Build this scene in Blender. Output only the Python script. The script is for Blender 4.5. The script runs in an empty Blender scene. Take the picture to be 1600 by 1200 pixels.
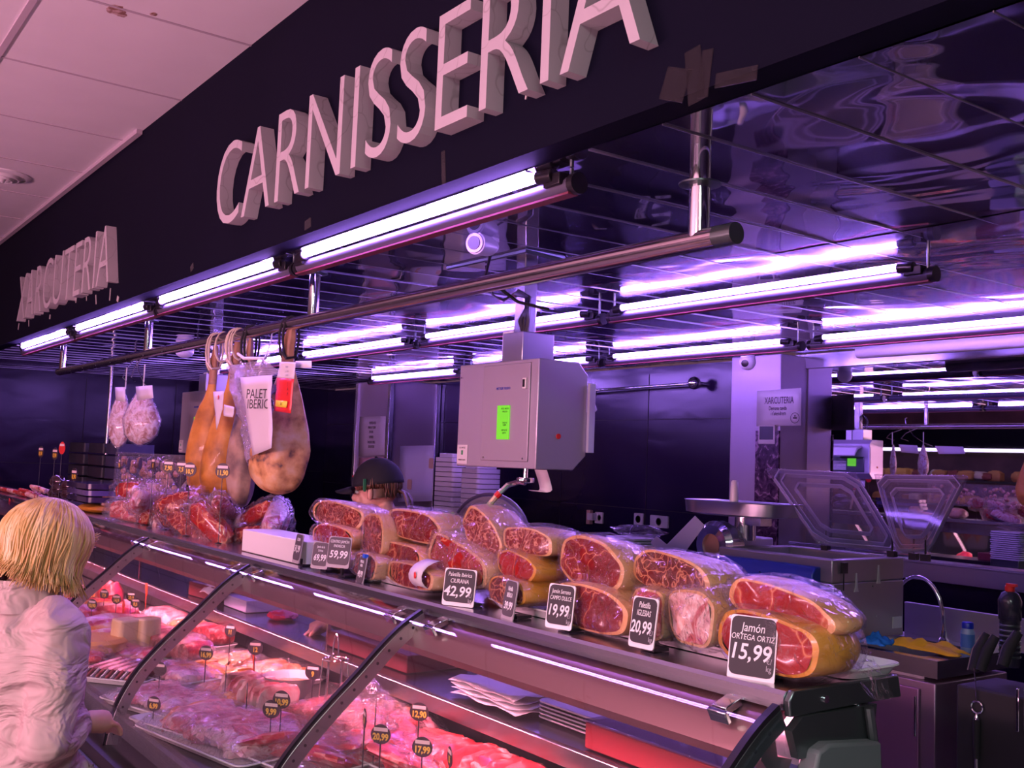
import bpy, bmesh, math, random
from math import sin, cos, pi, radians, sqrt, hypot, atan2
from mathutils import Vector, Matrix, Euler, noise
random.seed(7)
# brightness of the place: lamps, ambient, exposure
WORLD, EXPO, AISLE, TUBE, DECK, PINK = 0.24, 0.0, 90, 100.0, 330.0, 210
SC = bpy.context.scene
COL = SC.collection
# ------------------------------------------------------------------ camera
EYE = Vector((0.0, 0.0, 1.65))
YAW, PITCH, ROLL, FPX = radians(36.157), radians(4.421), radians(2.266), 1600.85
_f = Vector((-cos(YAW), sin(YAW), 0)); _up = Vector((0, 0, 1)); _rt = _f.cross(_up)
FWD = _f * cos(PITCH) + _up * sin(PITCH)
_u2 = -_f * sin(PITCH) + _up * cos(PITCH)
RGT = _rt * cos(ROLL) + _u2 * sin(ROLL)
UPV = -_rt * sin(ROLL) + _u2 * cos(ROLL)
cd = bpy.data.cameras.new('camera'); cam = bpy.data.objects.new('camera', cd); COL.objects.link(cam)
cam.matrix_world = Matrix((RGT, UPV, -FWD)).transposed().to_4x4()
cam.location = EYE
cd.sensor_fit = 'HORIZONTAL'; cd.sensor_width = 36.0; cd.lens = 36.0 * FPX / 1600.0
cd.clip_start = 0.05; cd.clip_end = 60
SC.camera = cam

def W(px, py, x=None, y=None, z=None):
    """the point of a known plane (x=, y= or z= in metres) seen at that place of the photograph"""
    d = FWD + RGT * ((px - 800) / FPX) - UPV * ((py - 600) / FPX)
    t = (x - EYE.x) / d.x if x is not None else (y - EYE.y) / d.y if y is not None else (z - EYE.z) / d.z
    return EYE + d * t

# ------------------------------------------------------------------ world and light
w = bpy.data.worlds.new('world'); SC.world = w; w.use_nodes = True
bg = w.node_tree.nodes['Background']; bg.inputs[0].default_value = (0.50, 0.22, 0.36, 1); bg.inputs[1].default_value = WORLD
SC.view_settings.view_transform = 'Standard'; SC.view_settings.look = 'None'
SC.view_settings.gamma = 1.0; SC.view_settings.exposure = EXPO; SC.view_settings.use_curve_mapping = False
cy = SC.cycles
cy.max_bounces = 9; cy.diffuse_bounces = 3; cy.glossy_bounces = 5; cy.transmission_bounces = 4; cy.transparent_max_bounces = 14
cy.caustics_reflective = False; cy.caustics_refractive = False
cy.sample_clamp_indirect = 4.0; cy.sample_clamp_direct = 0
cy.use_adaptive_sampling = True; cy.adaptive_threshold = 0.02
cy.use_denoising = True
try: cy.denoiser = 'OPENIMAGEDENOISE'
except Exception: pass

def area(name, loc, rot, sx, sy, col, power):
    l = bpy.data.lights.new(name, 'AREA'); l.shape = 'RECTANGLE'; l.size = sx; l.size_y = sy; l.color = col; l.energy = power
    o = bpy.data.objects.new(name, l); COL.objects.link(o); o.location = loc; o.rotation_euler = rot
    return o
# recessed ceiling panels of the customer aisle (outside the frame)
for i, (x, y) in enumerate(((1.3, -.6), (-.4, -3.4))):
    area('aisle_ceiling_light', (x, y, 3.30), (0, 0, 0), 1.2, 0.6, (0.84, 0.98, 0.92), AISLE)

# added unseen lamps out in the aisle: a pink wash over ceiling, sign and customers
for i, x in enumerate((-1.2, -4.4)):
    area('added_pink_uplight', (x, -4.0, 1.5), (radians(125), 0, 0), 2.4, .25, (1.0, .42, .60), PINK)

# ------------------------------------------------------------------ materials
MATS = {}
def mat(name, col=(.5, .5, .5), rough=.5, metal=0., spec=.5, emis=None, estr=0., alpha=1., coat=0., bump=None, trans=0., sheen=0., sss=0.):
    m = bpy.data.materials.new(name); m.use_nodes = True; MATS[name] = m
    nt = m.node_tree; b = nt.nodes['Principled BSDF']
    b.inputs['Base Color'].default_value = (*col, 1); b.inputs['Roughness'].default_value = rough
    b.inputs['Metallic'].default_value = metal; b.inputs['Specular IOR Level'].default_value = spec
    b.inputs['Alpha'].default_value = alpha; b.inputs['Coat Weight'].default_value = coat; b.inputs['Coat Roughness'].default_value = .06
    b.inputs['Transmission Weight'].default_value = trans; b.inputs['Sheen Weight'].default_value = sheen
    if sss: b.inputs['Subsurface Weight'].default_value = sss; b.inputs['Subsurface Radius'].default_value = (.02, .008, .005)
    if emis: b.inputs['Emission Color'].default_value = (*emis, 1); b.inputs['Emission Strength'].default_value = estr
    if bump: add_bump(m, *bump)
    return m
def N(m, t, **kw):
    n = m.node_tree.nodes.new(t)
    for k, v in kw.items(): setattr(n, k, v)
    return n
def L(m, a, b): m.node_tree.links.new(a, b)
def coords(m, kind='Object', scale=(1, 1, 1)):
    tc = N(m, 'ShaderNodeTexCoord'); mp = N(m, 'ShaderNodeMapping'); mp.inputs['Scale'].default_value = scale
    L(m, tc.outputs[kind], mp.inputs[0]); return mp.outputs[0]
def add_bump(m, scale=20, strength=.3, dist=.01, detail=3, stretch=(1, 1, 1), distort=0.):
    b = m.node_tree.nodes['Principled BSDF']
    n = N(m, 'ShaderNodeTexNoise'); n.inputs['Scale'].default_value = scale; n.inputs['Detail'].default_value = detail; n.inputs['Distortion'].default_value = distort
    L(m, coords(m, 'Object', stretch), n.inputs['Vector'])
    bp = N(m, 'ShaderNodeBump'); bp.inputs['Strength'].default_value = strength; bp.inputs['Distance'].default_value = dist
    L(m, n.outputs['Fac'], bp.inputs['Height']); L(m, bp.outputs[0], b.inputs['Normal'])
def ramp_mat(name, stops, scale=8, detail=4, distort=0., rough=.5, stretch=(1, 1, 1), coat=0., bumps=.3, bdist=.004, kind='noise', spec=.5, sss=0.):
    m = mat(name, rough=rough, coat=coat, spec=spec, sss=sss); b = m.node_tree.nodes['Principled BSDF']
    v = coords(m, 'Object', stretch)
    if kind == 'noise':
        t = N(m, 'ShaderNodeTexNoise'); t.inputs['Detail'].default_value = detail; t.inputs['Distortion'].default_value = distort
    elif kind == 'wave':
        t = N(m, 'ShaderNodeTexWave'); t.inputs['Detail'].default_value = detail; t.inputs['Distortion'].default_value = distort; t.inputs['Detail Scale'].default_value = 1.5
    else:
        t = N(m, 'ShaderNodeTexVoronoi')
        if kind == 'edge': t.feature = 'DISTANCE_TO_EDGE'
        nn = N(m, 'ShaderNodeTexNoise'); nn.inputs['Scale'].default_value = scale * .7; nn.inputs['Detail'].default_value = 3
        L(m, v, nn.inputs['Vector'])
        mx = N(m, 'ShaderNodeMix', data_type='VECTOR'); mx.inputs[0].default_value = min(.9, .12 + distort)
        L(m, v, mx.inputs[4]); L(m, nn.outputs['Color'], mx.inputs[5]); v = mx.outputs[1]
    t.inputs['Scale'].default_value = scale
    L(m, v, t.inputs['Vector'])
    r = N(m, 'ShaderNodeValToRGB'); el = r.color_ramp.elements
    while len(el) < len(stops): el.new(.5)
    for e, (p, c) in zip(el, stops): e.position = p; e.color = (*c, 1)
    L(m, t.outputs['Distance' if kind in ('edge', 'cell') else 'Fac'], r.inputs[0]); L(m, r.outputs[0], b.inputs['Base Color'])
    if bumps:
        bp = N(m, 'ShaderNodeBump'); bp.inputs['Strength'].default_value = bumps; bp.inputs['Distance'].default_value = bdist
        L(m, t.outputs['Distance' if kind in ('edge', 'cell') else 'Fac'], bp.inputs['Height']); L(m, bp.outputs[0], b.inputs['Normal'])
    return m
def clear_mat(name, tint=(1, 1, 1), gloss=.08, rough=.05, body=0., bodycol=(.9, .9, .95), bump=None, edge=.5):
    """thin clear sheet: mostly see-through, a fresnel gloss and an optional milky body"""
    m = bpy.data.materials.new(name); m.use_nodes = True; MATS[name] = m; nt = m.node_tree; nt.nodes.clear()
    out = N(m, 'ShaderNodeOutputMaterial'); tr = N(m, 'ShaderNodeBsdfTransparent'); tr.inputs[0].default_value = (*tint, 1)
    gl = N(m, 'ShaderNodeBsdfGlossy'); gl.inputs['Roughness'].default_value = rough; gl.inputs[0].default_value = (1, 1, 1, 1)
    df = N(m, 'ShaderNodeBsdfDiffuse'); df.inputs[0].default_value = (*bodycol, 1)
    m1 = N(m, 'ShaderNodeMixShader'); m1.inputs[0].default_value = body
    L(m, tr.outputs[0], m1.inputs[1]); L(m, df.outputs[0], m1.inputs[2])
    lw = N(m, 'ShaderNodeLayerWeight'); lw.inputs['Blend'].default_value = .5
    pw = N(m, 'ShaderNodeMath', operation='POWER'); pw.inputs[1].default_value = 4.; L(m, lw.outputs['Facing'], pw.inputs[0])
    ma = N(m, 'ShaderNodeMath', operation='MULTIPLY_ADD'); ma.inputs[1].default_value = edge; ma.inputs[2].default_value = gloss; ma.use_clamp = True
    L(m, pw.outputs[0], ma.inputs[0])
    m2 = N(m, 'ShaderNodeMixShader'); L(m, ma.outputs[0], m2.inputs[0]); L(m, m1.outputs[0], m2.inputs[1]); L(m, gl.outputs[0], m2.inputs[2])
    L(m, m2.outputs[0], out.inputs[0])
    if bump:
        n = N(m, 'ShaderNodeTexNoise'); n.inputs['Scale'].default_value = bump[0]; n.inputs['Detail'].default_value = 3; n.inputs['Distortion'].default_value = 1.2
        L(m, coords(m), n.inputs['Vector'])
        bp = N(m, 'ShaderNodeBump'); bp.inputs['Strength'].default_value = bump[1]; bp.inputs['Distance'].default_value = bump[2]
        L(m, n.outputs['Fac'], bp.inputs['Height']); L(m, bp.outputs[0], gl.inputs['Normal']); L(m, bp.outputs[0], lw.inputs['Normal'])
    return m

steel = mat('stainless_steel', (.62, .62, .66), .22, 1., bump=(3, .05, .02, 2, (1, 1, .2)))
steel_brushed = mat('brushed_steel', (.55, .55, .60), .34, 1., bump=(60, .06, .002, 3, (.05, 1, 1)))
steel_dark = mat('dark_steel', (.16, .20, .20), .28, .9)
chrome = mat('chrome', (.80, .80, .84), .09, 1.)
mirror_m = mat('mirror_glass', (.78, .78, .82), .012, 1.)
ceil_mirror = mat('polished_ceiling_sheet', (.60, .60, .68), .035, 1., bump=(1.45, .25, .06, 1.4, (1, 1.3, 1), .7))
_n = ceil_mirror.node_tree.nodes; _b = _n['Principled BSDF']; _g = _n.new('ShaderNodeBsdfGlossy'); _g.inputs['Roughness'].default_value = .30; _g.inputs[0].default_value = (.62, .60, .72, 1)
_m = _n.new('ShaderNodeMixShader'); _m.inputs[0].default_value = .16
L(ceil_mirror, _b.outputs[0], _m.inputs[1]); L(ceil_mirror, _g.outputs[0], _m.inputs[2]); L(ceil_mirror, _m.outputs[0], _n['Material Output'].inputs[0])
black_pl = mat('black_plastic', (.012, .010, .016), .35)
black_matte = mat('black_matt', (.012, .011, .015), .8)
dark_wall = mat('dark_laminate', (.012, .005, .034), .22, 0., .4, bump=(2.2, .10, .05, 1.5, (1, 1, 2.2), .5))
fascia_m = ramp_mat('fascia_board', [(.3, (.0040, .0042, .0130)), (.7, (.0052, .0050, .0165))], scale=1.2, rough=.7, bumps=0, spec=.06)
clad = mat('clad_steel', (.50, .44, .56), .40, .45, bump=(60, .06, .002, 3, (.05, 1, 1)))
house_m = mat('batten_grey', (.10, .09, .14), .4)
rail_m = mat('rail_steel', (.64, .56, .60), .17, 1.)
white_pl = mat('white_plastic', (.80, .78, .80), .35)
paper = mat('white_paper', (.66, .62, .66), .7, bump=(9, .12, .01))
letter_face = ramp_mat('letter_foam', [(.0, (.36, .33, .34)), (.012, (.50, .47, .49)), (.5, (.54, .50, .52))], scale=4.5, distort=.35, rough=.6, bumps=0, kind='edge')
ceil_tile = ramp_mat('ceiling_tile', [(.2, (.78, .74, .76)), (.8, (.84, .80, .82))], scale=3, rough=.8, bumps=.05)
tile_line = mat('ceiling_joint', (.52, .45, .50), .7)
floor_m = ramp_mat('terrazzo_floor', [(.35, (.10, .08, .08)), (.5, (.30, .26, .26)), (.62, (.55, .5, .5))], scale=120, rough=.25, bumps=0)
tube_glow = mat('tube_glow', (.9, .8, 1), .3, emis=(.40, .19, 1.0), estr=TUBE)
deck_glow = mat('meat_tube_glow', (1, .8, .9), .3, emis=(1.0, .27, .42), estr=DECK)
orange_dark = mat('maroon_plastic', (.20, .03, .05), .45)
glass = clear_mat('case_glass', (.98, .99, .98), .02, .01, edge=.6)
film = clear_mat('cling_film', (.97, .95, .97), .06, .10, .03, bump=(34, 1., .03), edge=.8)
bag = clear_mat('vacuum_bag', (.97, .95, .96), .040, .09, .008, (.85, .78, .9), bump=(22, 1., .03), edge=.55)
acryl = clear_mat('clear_acrylic', (.93, .90, .98), .12, .05, .10, (.6, .5, .8), edge=.8)
red_pl = mat('red_plastic', (.72, .03, .03), .35)
gold_m = mat('gold_foil', (.8, .5, .12), .25, 1.)

# ------------------------------------------------------------------ mesh builder
class MB:
    def __init__(s): s.v = []; s.f = []; s.mi = []
    def add(s, vs, fs, mi=0):
        o = len(s.v); s.v += [Vector(v) for v in vs]; s.f += [tuple(i + o for i in f) for f in fs]; s.mi += [mi] * len(fs); return s
    def box(s, c, d, rot=None, mi=0, taper=1.):
        x, y, z = d[0] / 2, d[1] / 2, d[2] / 2; R = rot.to_matrix() if rot is not None else None; c = Vector(c)
        vs = []
        for k in (-1, 1):
            t = taper if k > 0 else 1.
            for a, b in ((-1, -1), (1, -1), (1, 1), (-1, 1)):
                p = Vector((a * x * t, b * y * t, k * z)); vs.append(c + (R @ p if R else p))
        return s.add(vs, [(3, 2, 1, 0), (4, 5, 6, 7), (0, 1, 5, 4), (1, 2, 6, 5), (2, 3, 7, 6), (3, 0, 4, 7)], mi)
    def rbox(s, c, d, r, rot=None, mi=0, seg=3, axis='z'):
        """box with rounded vertical (axis) edges"""
        x, y, z = d; 
        if axis == 'y': x, y, z = d[0], d[2], d[1]
        if axis == 'x': x, y, z = d[1], d[2], d[0]
        pts = []
        for cx, cyy, a0 in ((x / 2 - r, y / 2 - r, 0), (-x / 2 + r, y / 2 - r, 90), (-x / 2 + r, -y / 2 + r, 180), (x / 2 - r, -y / 2 + r, 270)):
            for k in range(seg + 1):
                a = radians(a0 + 90 * k / seg); pts.append((cx + r * cos(a), cyy + r * sin(a)))
        n = len(pts); vs = []
        for k in (-z / 2, z / 2):
            for a, b in pts:
                p = Vector((a, b, k))
                if axis == 'y': p = Vector((a, -k, b))
                if axis == 'x': p = Vector((k, a, b))
                if rot is not None: p = rot.to_matrix() @ p
                vs.append(Vector(c) + p)
        fs = [tuple(range(n))[::-1], tuple(range(n, 2 * n))] + [(i, (i + 1) % n, n + (i + 1) % n, n + i) for i in range(n)]
        return s.add(vs, fs, mi)
    def ring(s, c, ax, r, seg, up=None):
        ax = Vector(ax).normalized(); u = ax.orthogonal().normalized() if up is None else Vector(up); v = ax.cross(u)
        return [Vector(c) + u * (r * cos(2 * pi * k / seg)) + v * (r * sin(2 * pi * k / seg)) for k in range(seg)]
    def loft(s, rings, cap0=True, cap1=True, mi=0, closed=True):
        n = len(rings[0]); vs = [p for r in rings for p in r]; fs = []
        for j in range(len(rings) - 1):
            for i in range(n if closed else n - 1):
                k = (i + 1) % n; fs.append((j * n + i, j * n + k, (j + 1) * n + k, (j + 1) * n + i))
        if cap0: fs.append(tuple(range(n))[::-1])
        if cap1: fs.append(tuple(range((len(rings) - 1) * n, len(rings) * n)))
        return s.add(vs, fs, mi)
    def cyl(s, a, b, r, r2=None, seg=16, mi=0):
        a = Vector(a); b = Vector(b); r2 = r if r2 is None else r2; u = (b - a).orthogonal().normalized()
        return s.loft([s.ring(a, b - a, r, seg, u), s.ring(b, b - a, r2, seg, u)], mi=mi)
    def tube(s, pts, r, seg=8, mi=0, cap=True):
        pts = [Vector(p) for p in pts]; rs = r if isinstance(r, (list, tuple)) else [r] * len(pts); rings = []; u = None
        for i, p in enumerate(pts):
            t = (pts[min(i + 1, len(pts) - 1)] - pts[max(i - 1, 0)]).normalized()
            u = t.orthogonal().normalized() if u is None else (u - t * u.dot(t)).normalized()
            rings.append(s.ring(p, t, rs[i], seg, u))
        return s.loft(rings, cap, cap, mi)
    def lathe(s, c, prof, seg=20, ax=(0, 0, 1), mi=0, cap0=True, cap1=True):
        ax = Vector(ax).normalized(); u = ax.orthogonal().normalized()
        return s.loft([s.ring(Vector(c) + ax * h, ax, max(r, .0004), seg, u) for r, h in prof], cap0, cap1, mi)
    def prism(s, poly, y0, y1, axis='x', mi=0):
        """poly in the plane across the axis: x -> (y, z), y -> (x, z), z -> (x, y)"""
        def P(a, b, t): return (t, a, b) if axis == 'x' else (a, t, b) if axis == 'y' else (a, b, t)
        n = len(poly); vs = [P(a, b, y0) for a, b in poly] + [P(a, b, y1) for a, b in poly]
        return s.add(vs, [tuple(range(n))[::-1], tuple(range(n, 2 * n))] + [(i, (i + 1) % n, n + (i + 1) % n, n + i) for i in range(n)], mi)
    def blob(s, c, r, seg=16, rings=10, amp=.0, freq=3., rot=None, mi=0, seed=0, sq=1.):
        c = Vector(c); rr = []
        so = Vector((seed * 7.3, seed * 3.1, seed * 1.7))
        for j in range(rings + 1):
            th = pi * (j + .02) / (rings + .04); row = []
            for i in range(seg):
                ph = 2 * pi * i / seg; d = Vector((sin(th) * cos(ph), sin(th) * sin(ph), cos(th)))
                e = Vector([math.copysign(abs(q) ** sq, q) for q in d])
                k = 1 + amp * noise.noise(d * freq + so)
                p = Vector((e.x * r[0], e.y * r[1], e.z * r[2])) * k
                if rot is not None: p = rot.to_matrix() @ p
                row.append(c + p)
            rr.append(row)
        return s.loft(rr[::-1], mi=mi)
    def build(s, name, mats, parent=None, smooth=True, bevel=0, sub=0, auto=True, loc=None, rot=None):
        me = bpy.data.meshes.new(name); off = Vector((0, 0, 0))
        o = bpy.data.objects.new(name, me); COL.objects.link(o)
        if parent is not None:
            o.parent = parent; q = parent
            while q is not None:
                if not q.get('_local'): off += q.location
                q = q.parent
        elif loc is None and len(s.v):
            cx = sum((v for v in s.v), Vector()) / len(s.v); zmin = min(v.z for v in s.v)
            off = Vector((cx.x, cx.y, zmin)); o.location = off
        if loc is not None: off = Vector((0, 0, 0)); o.location = loc
        if rot is not None: o.rotation_euler = rot
        me.from_pydata([v - off for v in s.v], [], s.f)
        for m in (mats if isinstance(mats, (list, tuple)) else [mats]): me.materials.append(m)
        me.polygons.foreach_set('material_index', s.mi)
        bm = bmesh.new(); bm.from_mesh(me); bmesh.ops.recalc_face_normals(bm, faces=bm.faces); bm.to_mesh(me); bm.free()
        if smooth:
            me.polygons.foreach_set('use_smooth', [True] * len(me.polygons))
            if auto: me.set_sharp_from_angle(angle=radians(38))
        if bevel:
            md = o.modifiers.new('bevel', 'BEVEL'); md.width = bevel; md.segments = 2; md.limit_method = 'ANGLE'; md.angle_limit = radians(40)
        if sub:
            md = o.modifiers.new('sub', 'SUBSURF'); md.levels = sub; md.render_levels = sub
        return o

def tag(o, label=None, cat=None, group=None, kind=None):
    if label: o['label'] = label
    if cat: o['category'] = cat
    if group: o['group'] = group
    if kind: o['kind'] = kind
    return o
def thing(name, loc, label, cat, group=None, rz=0):
    o = bpy.data.objects.new(name, None); COL.objects.link(o); o.location = loc; o.rotation_euler = (0, 0, rz)
    o.empty_display_size = .05
    return tag(o, label, cat, group)
def struct(o): o['kind'] = 'structure'; return o
def text(s, size, m, parent, loc, rot, ext=.0006, align='CENTER', xs=1., shear=0., name='lettering', space=1.):
    c = bpy.data.curves.new(name, 'FONT'); c.body = s; c.size = size; c.extrude = ext; c.align_x = align; c.align_y = 'CENTER'
    c.resolution_u = 3; c.shear = shear; c.space_character = space; c.space_line = .9
    c.materials.append(m)
    o = bpy.data.objects.new(name, c); COL.objects.link(o)
    if parent is not None:
        o.parent = parent; off = Vector(); q = parent
        while q is not None:
            if not q.get('_local'): off += q.location
            q = q.parent
        loc = Vector(loc) - off
    o.location = loc; o.rotation_euler = rot; o.scale = (xs, 1, 1)
    return o
def clone(root, loc, rz, label=None, group=None, scale=None):
    r = root.copy(); COL.objects.link(r); r.location = loc; r.rotation_euler = (0, 0, rz)
    if scale: r.scale = scale
    if label: r['label'] = label
    if group: r['group'] = group
    for ch in list(root.children):
        c = ch.copy(); COL.objects.link(c); c.parent = r
        for g in list(ch.children):
            d = g.copy(); COL.objects.link(d); d.parent = c
    return r
FRONT = (pi / 2, 0, 0)   # lettering that faces the customers (-Y)
# ------------------------------------------------------------------ the room
XL, XR, YB = -12.0, 2.0, 5.85            # left end wall, right limit, back wall
ZA = 3.34                                 # ceiling of the aisle
def zc(y): return 2.436 + (y - 1.6) * .013   # polished ceiling of the stall, a little higher at the back
b = MB(); b.box((-4, 0, -.05), (20, 14, .1)); struct(b.build('floor', floor_m, smooth=False))
# aisle ceiling with its tile joints
b = MB(); b.box((-5, -2.24, ZA + .03), (18, 7.53, .06)); aisle = struct(b.build('ceiling', ceil_tile, smooth=False))
b = MB()
for k in range(-5, 12):
    b.box((-4.02 - .87 * k, -2.24, ZA - .001), (.012, 7.53, .006))
for k in range(-1, 6):
    b.box((-5, .715 - .85 * k, ZA - .002), (18, .026, .008))
b.box((-8.6, 1.505, ZA - .012), (6.2, .03, .024))
struct(b.build('ceiling_tile_joints', tile_line, parent=aisle, smooth=False))
# stains on the tiles
b = MB()
for px, py, r in ((180, 15, .030), (187, 20, .024), (174, 17, .016), (192, 24, .014), (240, 22, .013)):
    p = W(px, py, z=ZA); b.blob((p.x, p.y, ZA), (r * 1.5, r, .0015), 14, 6, .5, 3, seed=px)
struct(b.build('ceiling_stain', ramp_mat('rust_stain', [(.4, (.28, .14, .10)), (.6, (.62, .45, .42))], scale=40, bumps=0), parent=aisle))
p = W(2, 273, z=ZA)
b = MB()
for r0, r1, h in ((.175, .15, .018), (.125, .105, .03), (.085, .068, .04), (.045, .02, .05)):
    b.lathe((p.x, p.y, ZA), [(r0, 0), (r0, -.006), (r1, -h), (r1 - .008, -h), (r0 - .012, 0)], 32, cap0=False, cap1=False)
tag(b.build('ceiling_vent', white_pl), 'round white ringed air vent in the pale tiled aisle ceiling', 'vent')
# polished stall ceiling: separate sheets, each a hair out of level, with their joints
b = MB(); j = MB(); rs = random.Random(3)
xs = [XR]; x = 1.46
while x > XL: xs += [x, x - .255]; x -= 1.3
xs.append(XL); xs = sorted(xs)
ys = [1.61, 2.95, 4.35, YB]
for i in range(len(xs) - 1):
    for q in range(3):
        a0, a1, c0, c1 = xs[i], xs[i + 1], ys[q], ys[q + 1]; n = 6
        tl = [rs.uniform(-.004, .004) for _ in range(4)]; vs = []; fs = []
        wv = min(.006, (a1 - a0) * .005)
        for s in range(n + 1):
            for t in range(n + 1):
                u, v = s / n, t / n; X = a0 + (a1 - a0) * u; Y = c0 + (c1 - c0) * v
                z = zc(Y) + (tl[0] * (1 - u) + tl[1] * u) * .6 + wv * noise.noise(Vector((X * .9, Y * .9, i * 3.1))) * (4 * u * (1 - u))
                vs.append((X, Y, z))
        for s in range(n):
            for t in range(n): k = s * (n + 1) + t; fs.append((k, k + 1, k + n + 2, k + n + 1))
        b.add(vs, fs)
for x in [1.46 - .26 * k for k in range(52)]: j.box((x, 3.73, zc(3.73) - .0005), (.0022, 4.24, .004), Euler((.013, 0, 0)))
cl = struct(b.build('ceiling', ceil_mirror)); struct(j.build('ceiling_joint_strips', steel_brushed, parent=cl, smooth=False))
b = MB(); b.box((-5, 3.76, 2.62), (14, 4.2, .06)); struct(b.build('ceiling', black_matte, smooth=False))
# fascia board over the counter
b = MB(); b.box((-5, 1.5675, 2.89), (14, .085, .90)); fas = struct(b.build('wall_front_fascia', fascia_m, smooth=False))
# dark wall behind the stall, end walls
b = MB(); b.box((-8.5, YB + .05, 1.24), (7.0, .1, 2.48)); struct(b.build('wall_back', dark_wall, smooth=False))
b = MB(); b.box((-1.5, YB + .06, .55), (7.0, .1, 1.10)); struct(b.build('wall_back_lower', dark_wall, smooth=False))
b = MB(); b.box((XL - .05, 3.0, 1.3), (.1, 5.9, 2.6)); struct(b.build('wall_left', dark_wall, smooth=False))
for y0, z0 in ((YB - .001, 1.0),):
    b = MB()
    for x in (-6.1, -7.2, -8.3, -9.2, -10.4): b.box((x, y0, 1.22), (.006, .004, 2.4))
    for z in (1.32, 2.05): b.box((-8.6, y0, z), (6.8, .004, .006))
    for y in (1.9, 2.9, 3.9, 4.9): b.box((XL + .001, y, 1.22), (.004, .006, 2.4))
    b.box((XL + .001, 3.7, 1.45), (.004, 4.2, .006))
    struct(b.build('wall_back_panel_joints', black_matte, smooth=False))
b = MB(); b.box((XR + .05, 1.0, 1.6), (.1, 9, 3.3)); struct(b.build('wall_right', dark_wall, smooth=False))
# mirror wall with steel header, steel sill band and frame
b = MB(); b.box((-1.25, YB - .01, 1.765), (6.5, .02, 1.235)); mw = struct(b.build('wall_mirror', mirror_m, smooth=False))
b = MB(); b.box((-1.25, YB - .02, 2.435), (6.7, .04, .105)); b.box((-1.25, YB - .055, 1.092), (6.7, .07, .105)); b.box((-1.25, YB - .05, 1.15), (6.7, .12, .016))
struct(b.build('trim_mirror_frame', steel, parent=mw, bevel=.004))
# stainless pillar beside the mirror
b = MB(); b.box((-4.73, 5.70, 1.235), (.44, .30, 2.46)); b.box((-4.99, 5.74, 1.235), (.06, .06, 2.46))
struct(b.build('pillar_steel', clad, bevel=.006))
# stainless clad column at the back
b = MB(); b.box((-9.66, 5.55, 1.235), (.72, .60, 2.46)); col = struct(b.build('pillar_clad', clad, bevel=.008))
b = MB()
for x, y in ((-9.3, 5.25), (-9.3, 5.82), (-10.02, 5.25)): b.box((x, y, 1.235), (.05, .05, 2.45))
struct(b.build('pillar_corner_angles', steel, parent=col, bevel=.004))
# other side of the aisle: what the mirror shows of the stall opposite
b = MB(); b.box((-7, -5.35, 1.6), (16, .1, 3.3)); struct(b.build('wall_aisle_far', ramp_mat('far_wall', [(.4, (.10, .05, .07)), (.6, (.16, .08, .10))], scale=2), smooth=False))

# ------------------------------------------------------------------ light tubes under the polished ceiling
def tube_light(x1, y, z, label, grp, L_=1.5, big=True):
    """batten with its tube; x1 is the right end of the tube"""
    x0 = x1 - L_; t = thing('tube_light', ((x0 + x1) / 2, y, z), label, 'light', grp)
    b = MB(); n = 14
    prof = []
    for k in range(n): a = 2 * pi * k / n; prof.append((y + .026 + .027 * cos(a), z - .034 + .024 * sin(a)))
    b.prism(prof, x0 - .10, x1 + .10); b.build('housing', house_m, t)
    b = MB(); b.box(((x0 + x1) / 2, y + .020, z - .060), (x1 - x0 + .2, .034, .006)); b.build('underside_strip', orange_dark, t, smooth=False)
    b = MB(); b.cyl((x0, y - .012, z), (x1, y - .012, z), .0135, seg=12); b.build('tube', tube_glow, t)
    for s, x in ((-1, x0), (1, x1)):
        b = MB(); b.cyl((x - s * .012, y - .010, z - .002), (x + s * .05, y - .006, z - .006), .021, .020, 12)
        b.box((x + s * .045, y + .012, z - .018), (.07, .05, .034)); b.build('socket', black_pl, t, bevel=.003)
        b = MB(); b.cyl((x + s * .095, y + .026, z - .034), (x + s * .118, y + .026, z - .034), .029, seg=16); b.build('end_cap', black_pl, t)
        b = MB(); b.cyl((x + s * .085, y + .025, z - .02), (x + s * .085, y + .025, zc(y)), .006, seg=8); b.box((x + s * .085, y + .025, z - .03), (.02, .03, .03)); b.build('hanger', steel_dark, t)
    return t
G1 = 'tube lights hung along the sign board'
for k, d in enumerate(('nearest, under the letters SSERIA', 'under the letters CARN of the big sign', 'between the two lettered signs', 'under the small XARCUTERIA letters')):
    tube_light(-2.16 - 1.75 * k, 1.66, 2.425, 'violet tube light along the sign board, ' + d, G1)
G2 = 'tube lights in the middle of the stall ceiling'
for k, d in enumerate(('nearest the viewer, with black end clips', 'passing behind the hanging scale post', 'ending behind the hanging hams', 'farthest, near the dark end wall')):
    tube_light(-2.14 - 1.78 * k, 3.30, 2.415, 'violet tube light of the middle ceiling row, ' + d, G2)
G3 = 'tube lights in the back row of the stall ceiling'
for k, d in enumerate(('over the sink and mirror', 'over the vacuum packer', 'above the dark back wall', 'before the clad steel column')):
    tube_light(-2.16 + 0.0 - 1.78 * k, 4.87, 2.438, 'violet tube light of the back ceiling row, ' + d, G3)
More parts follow.
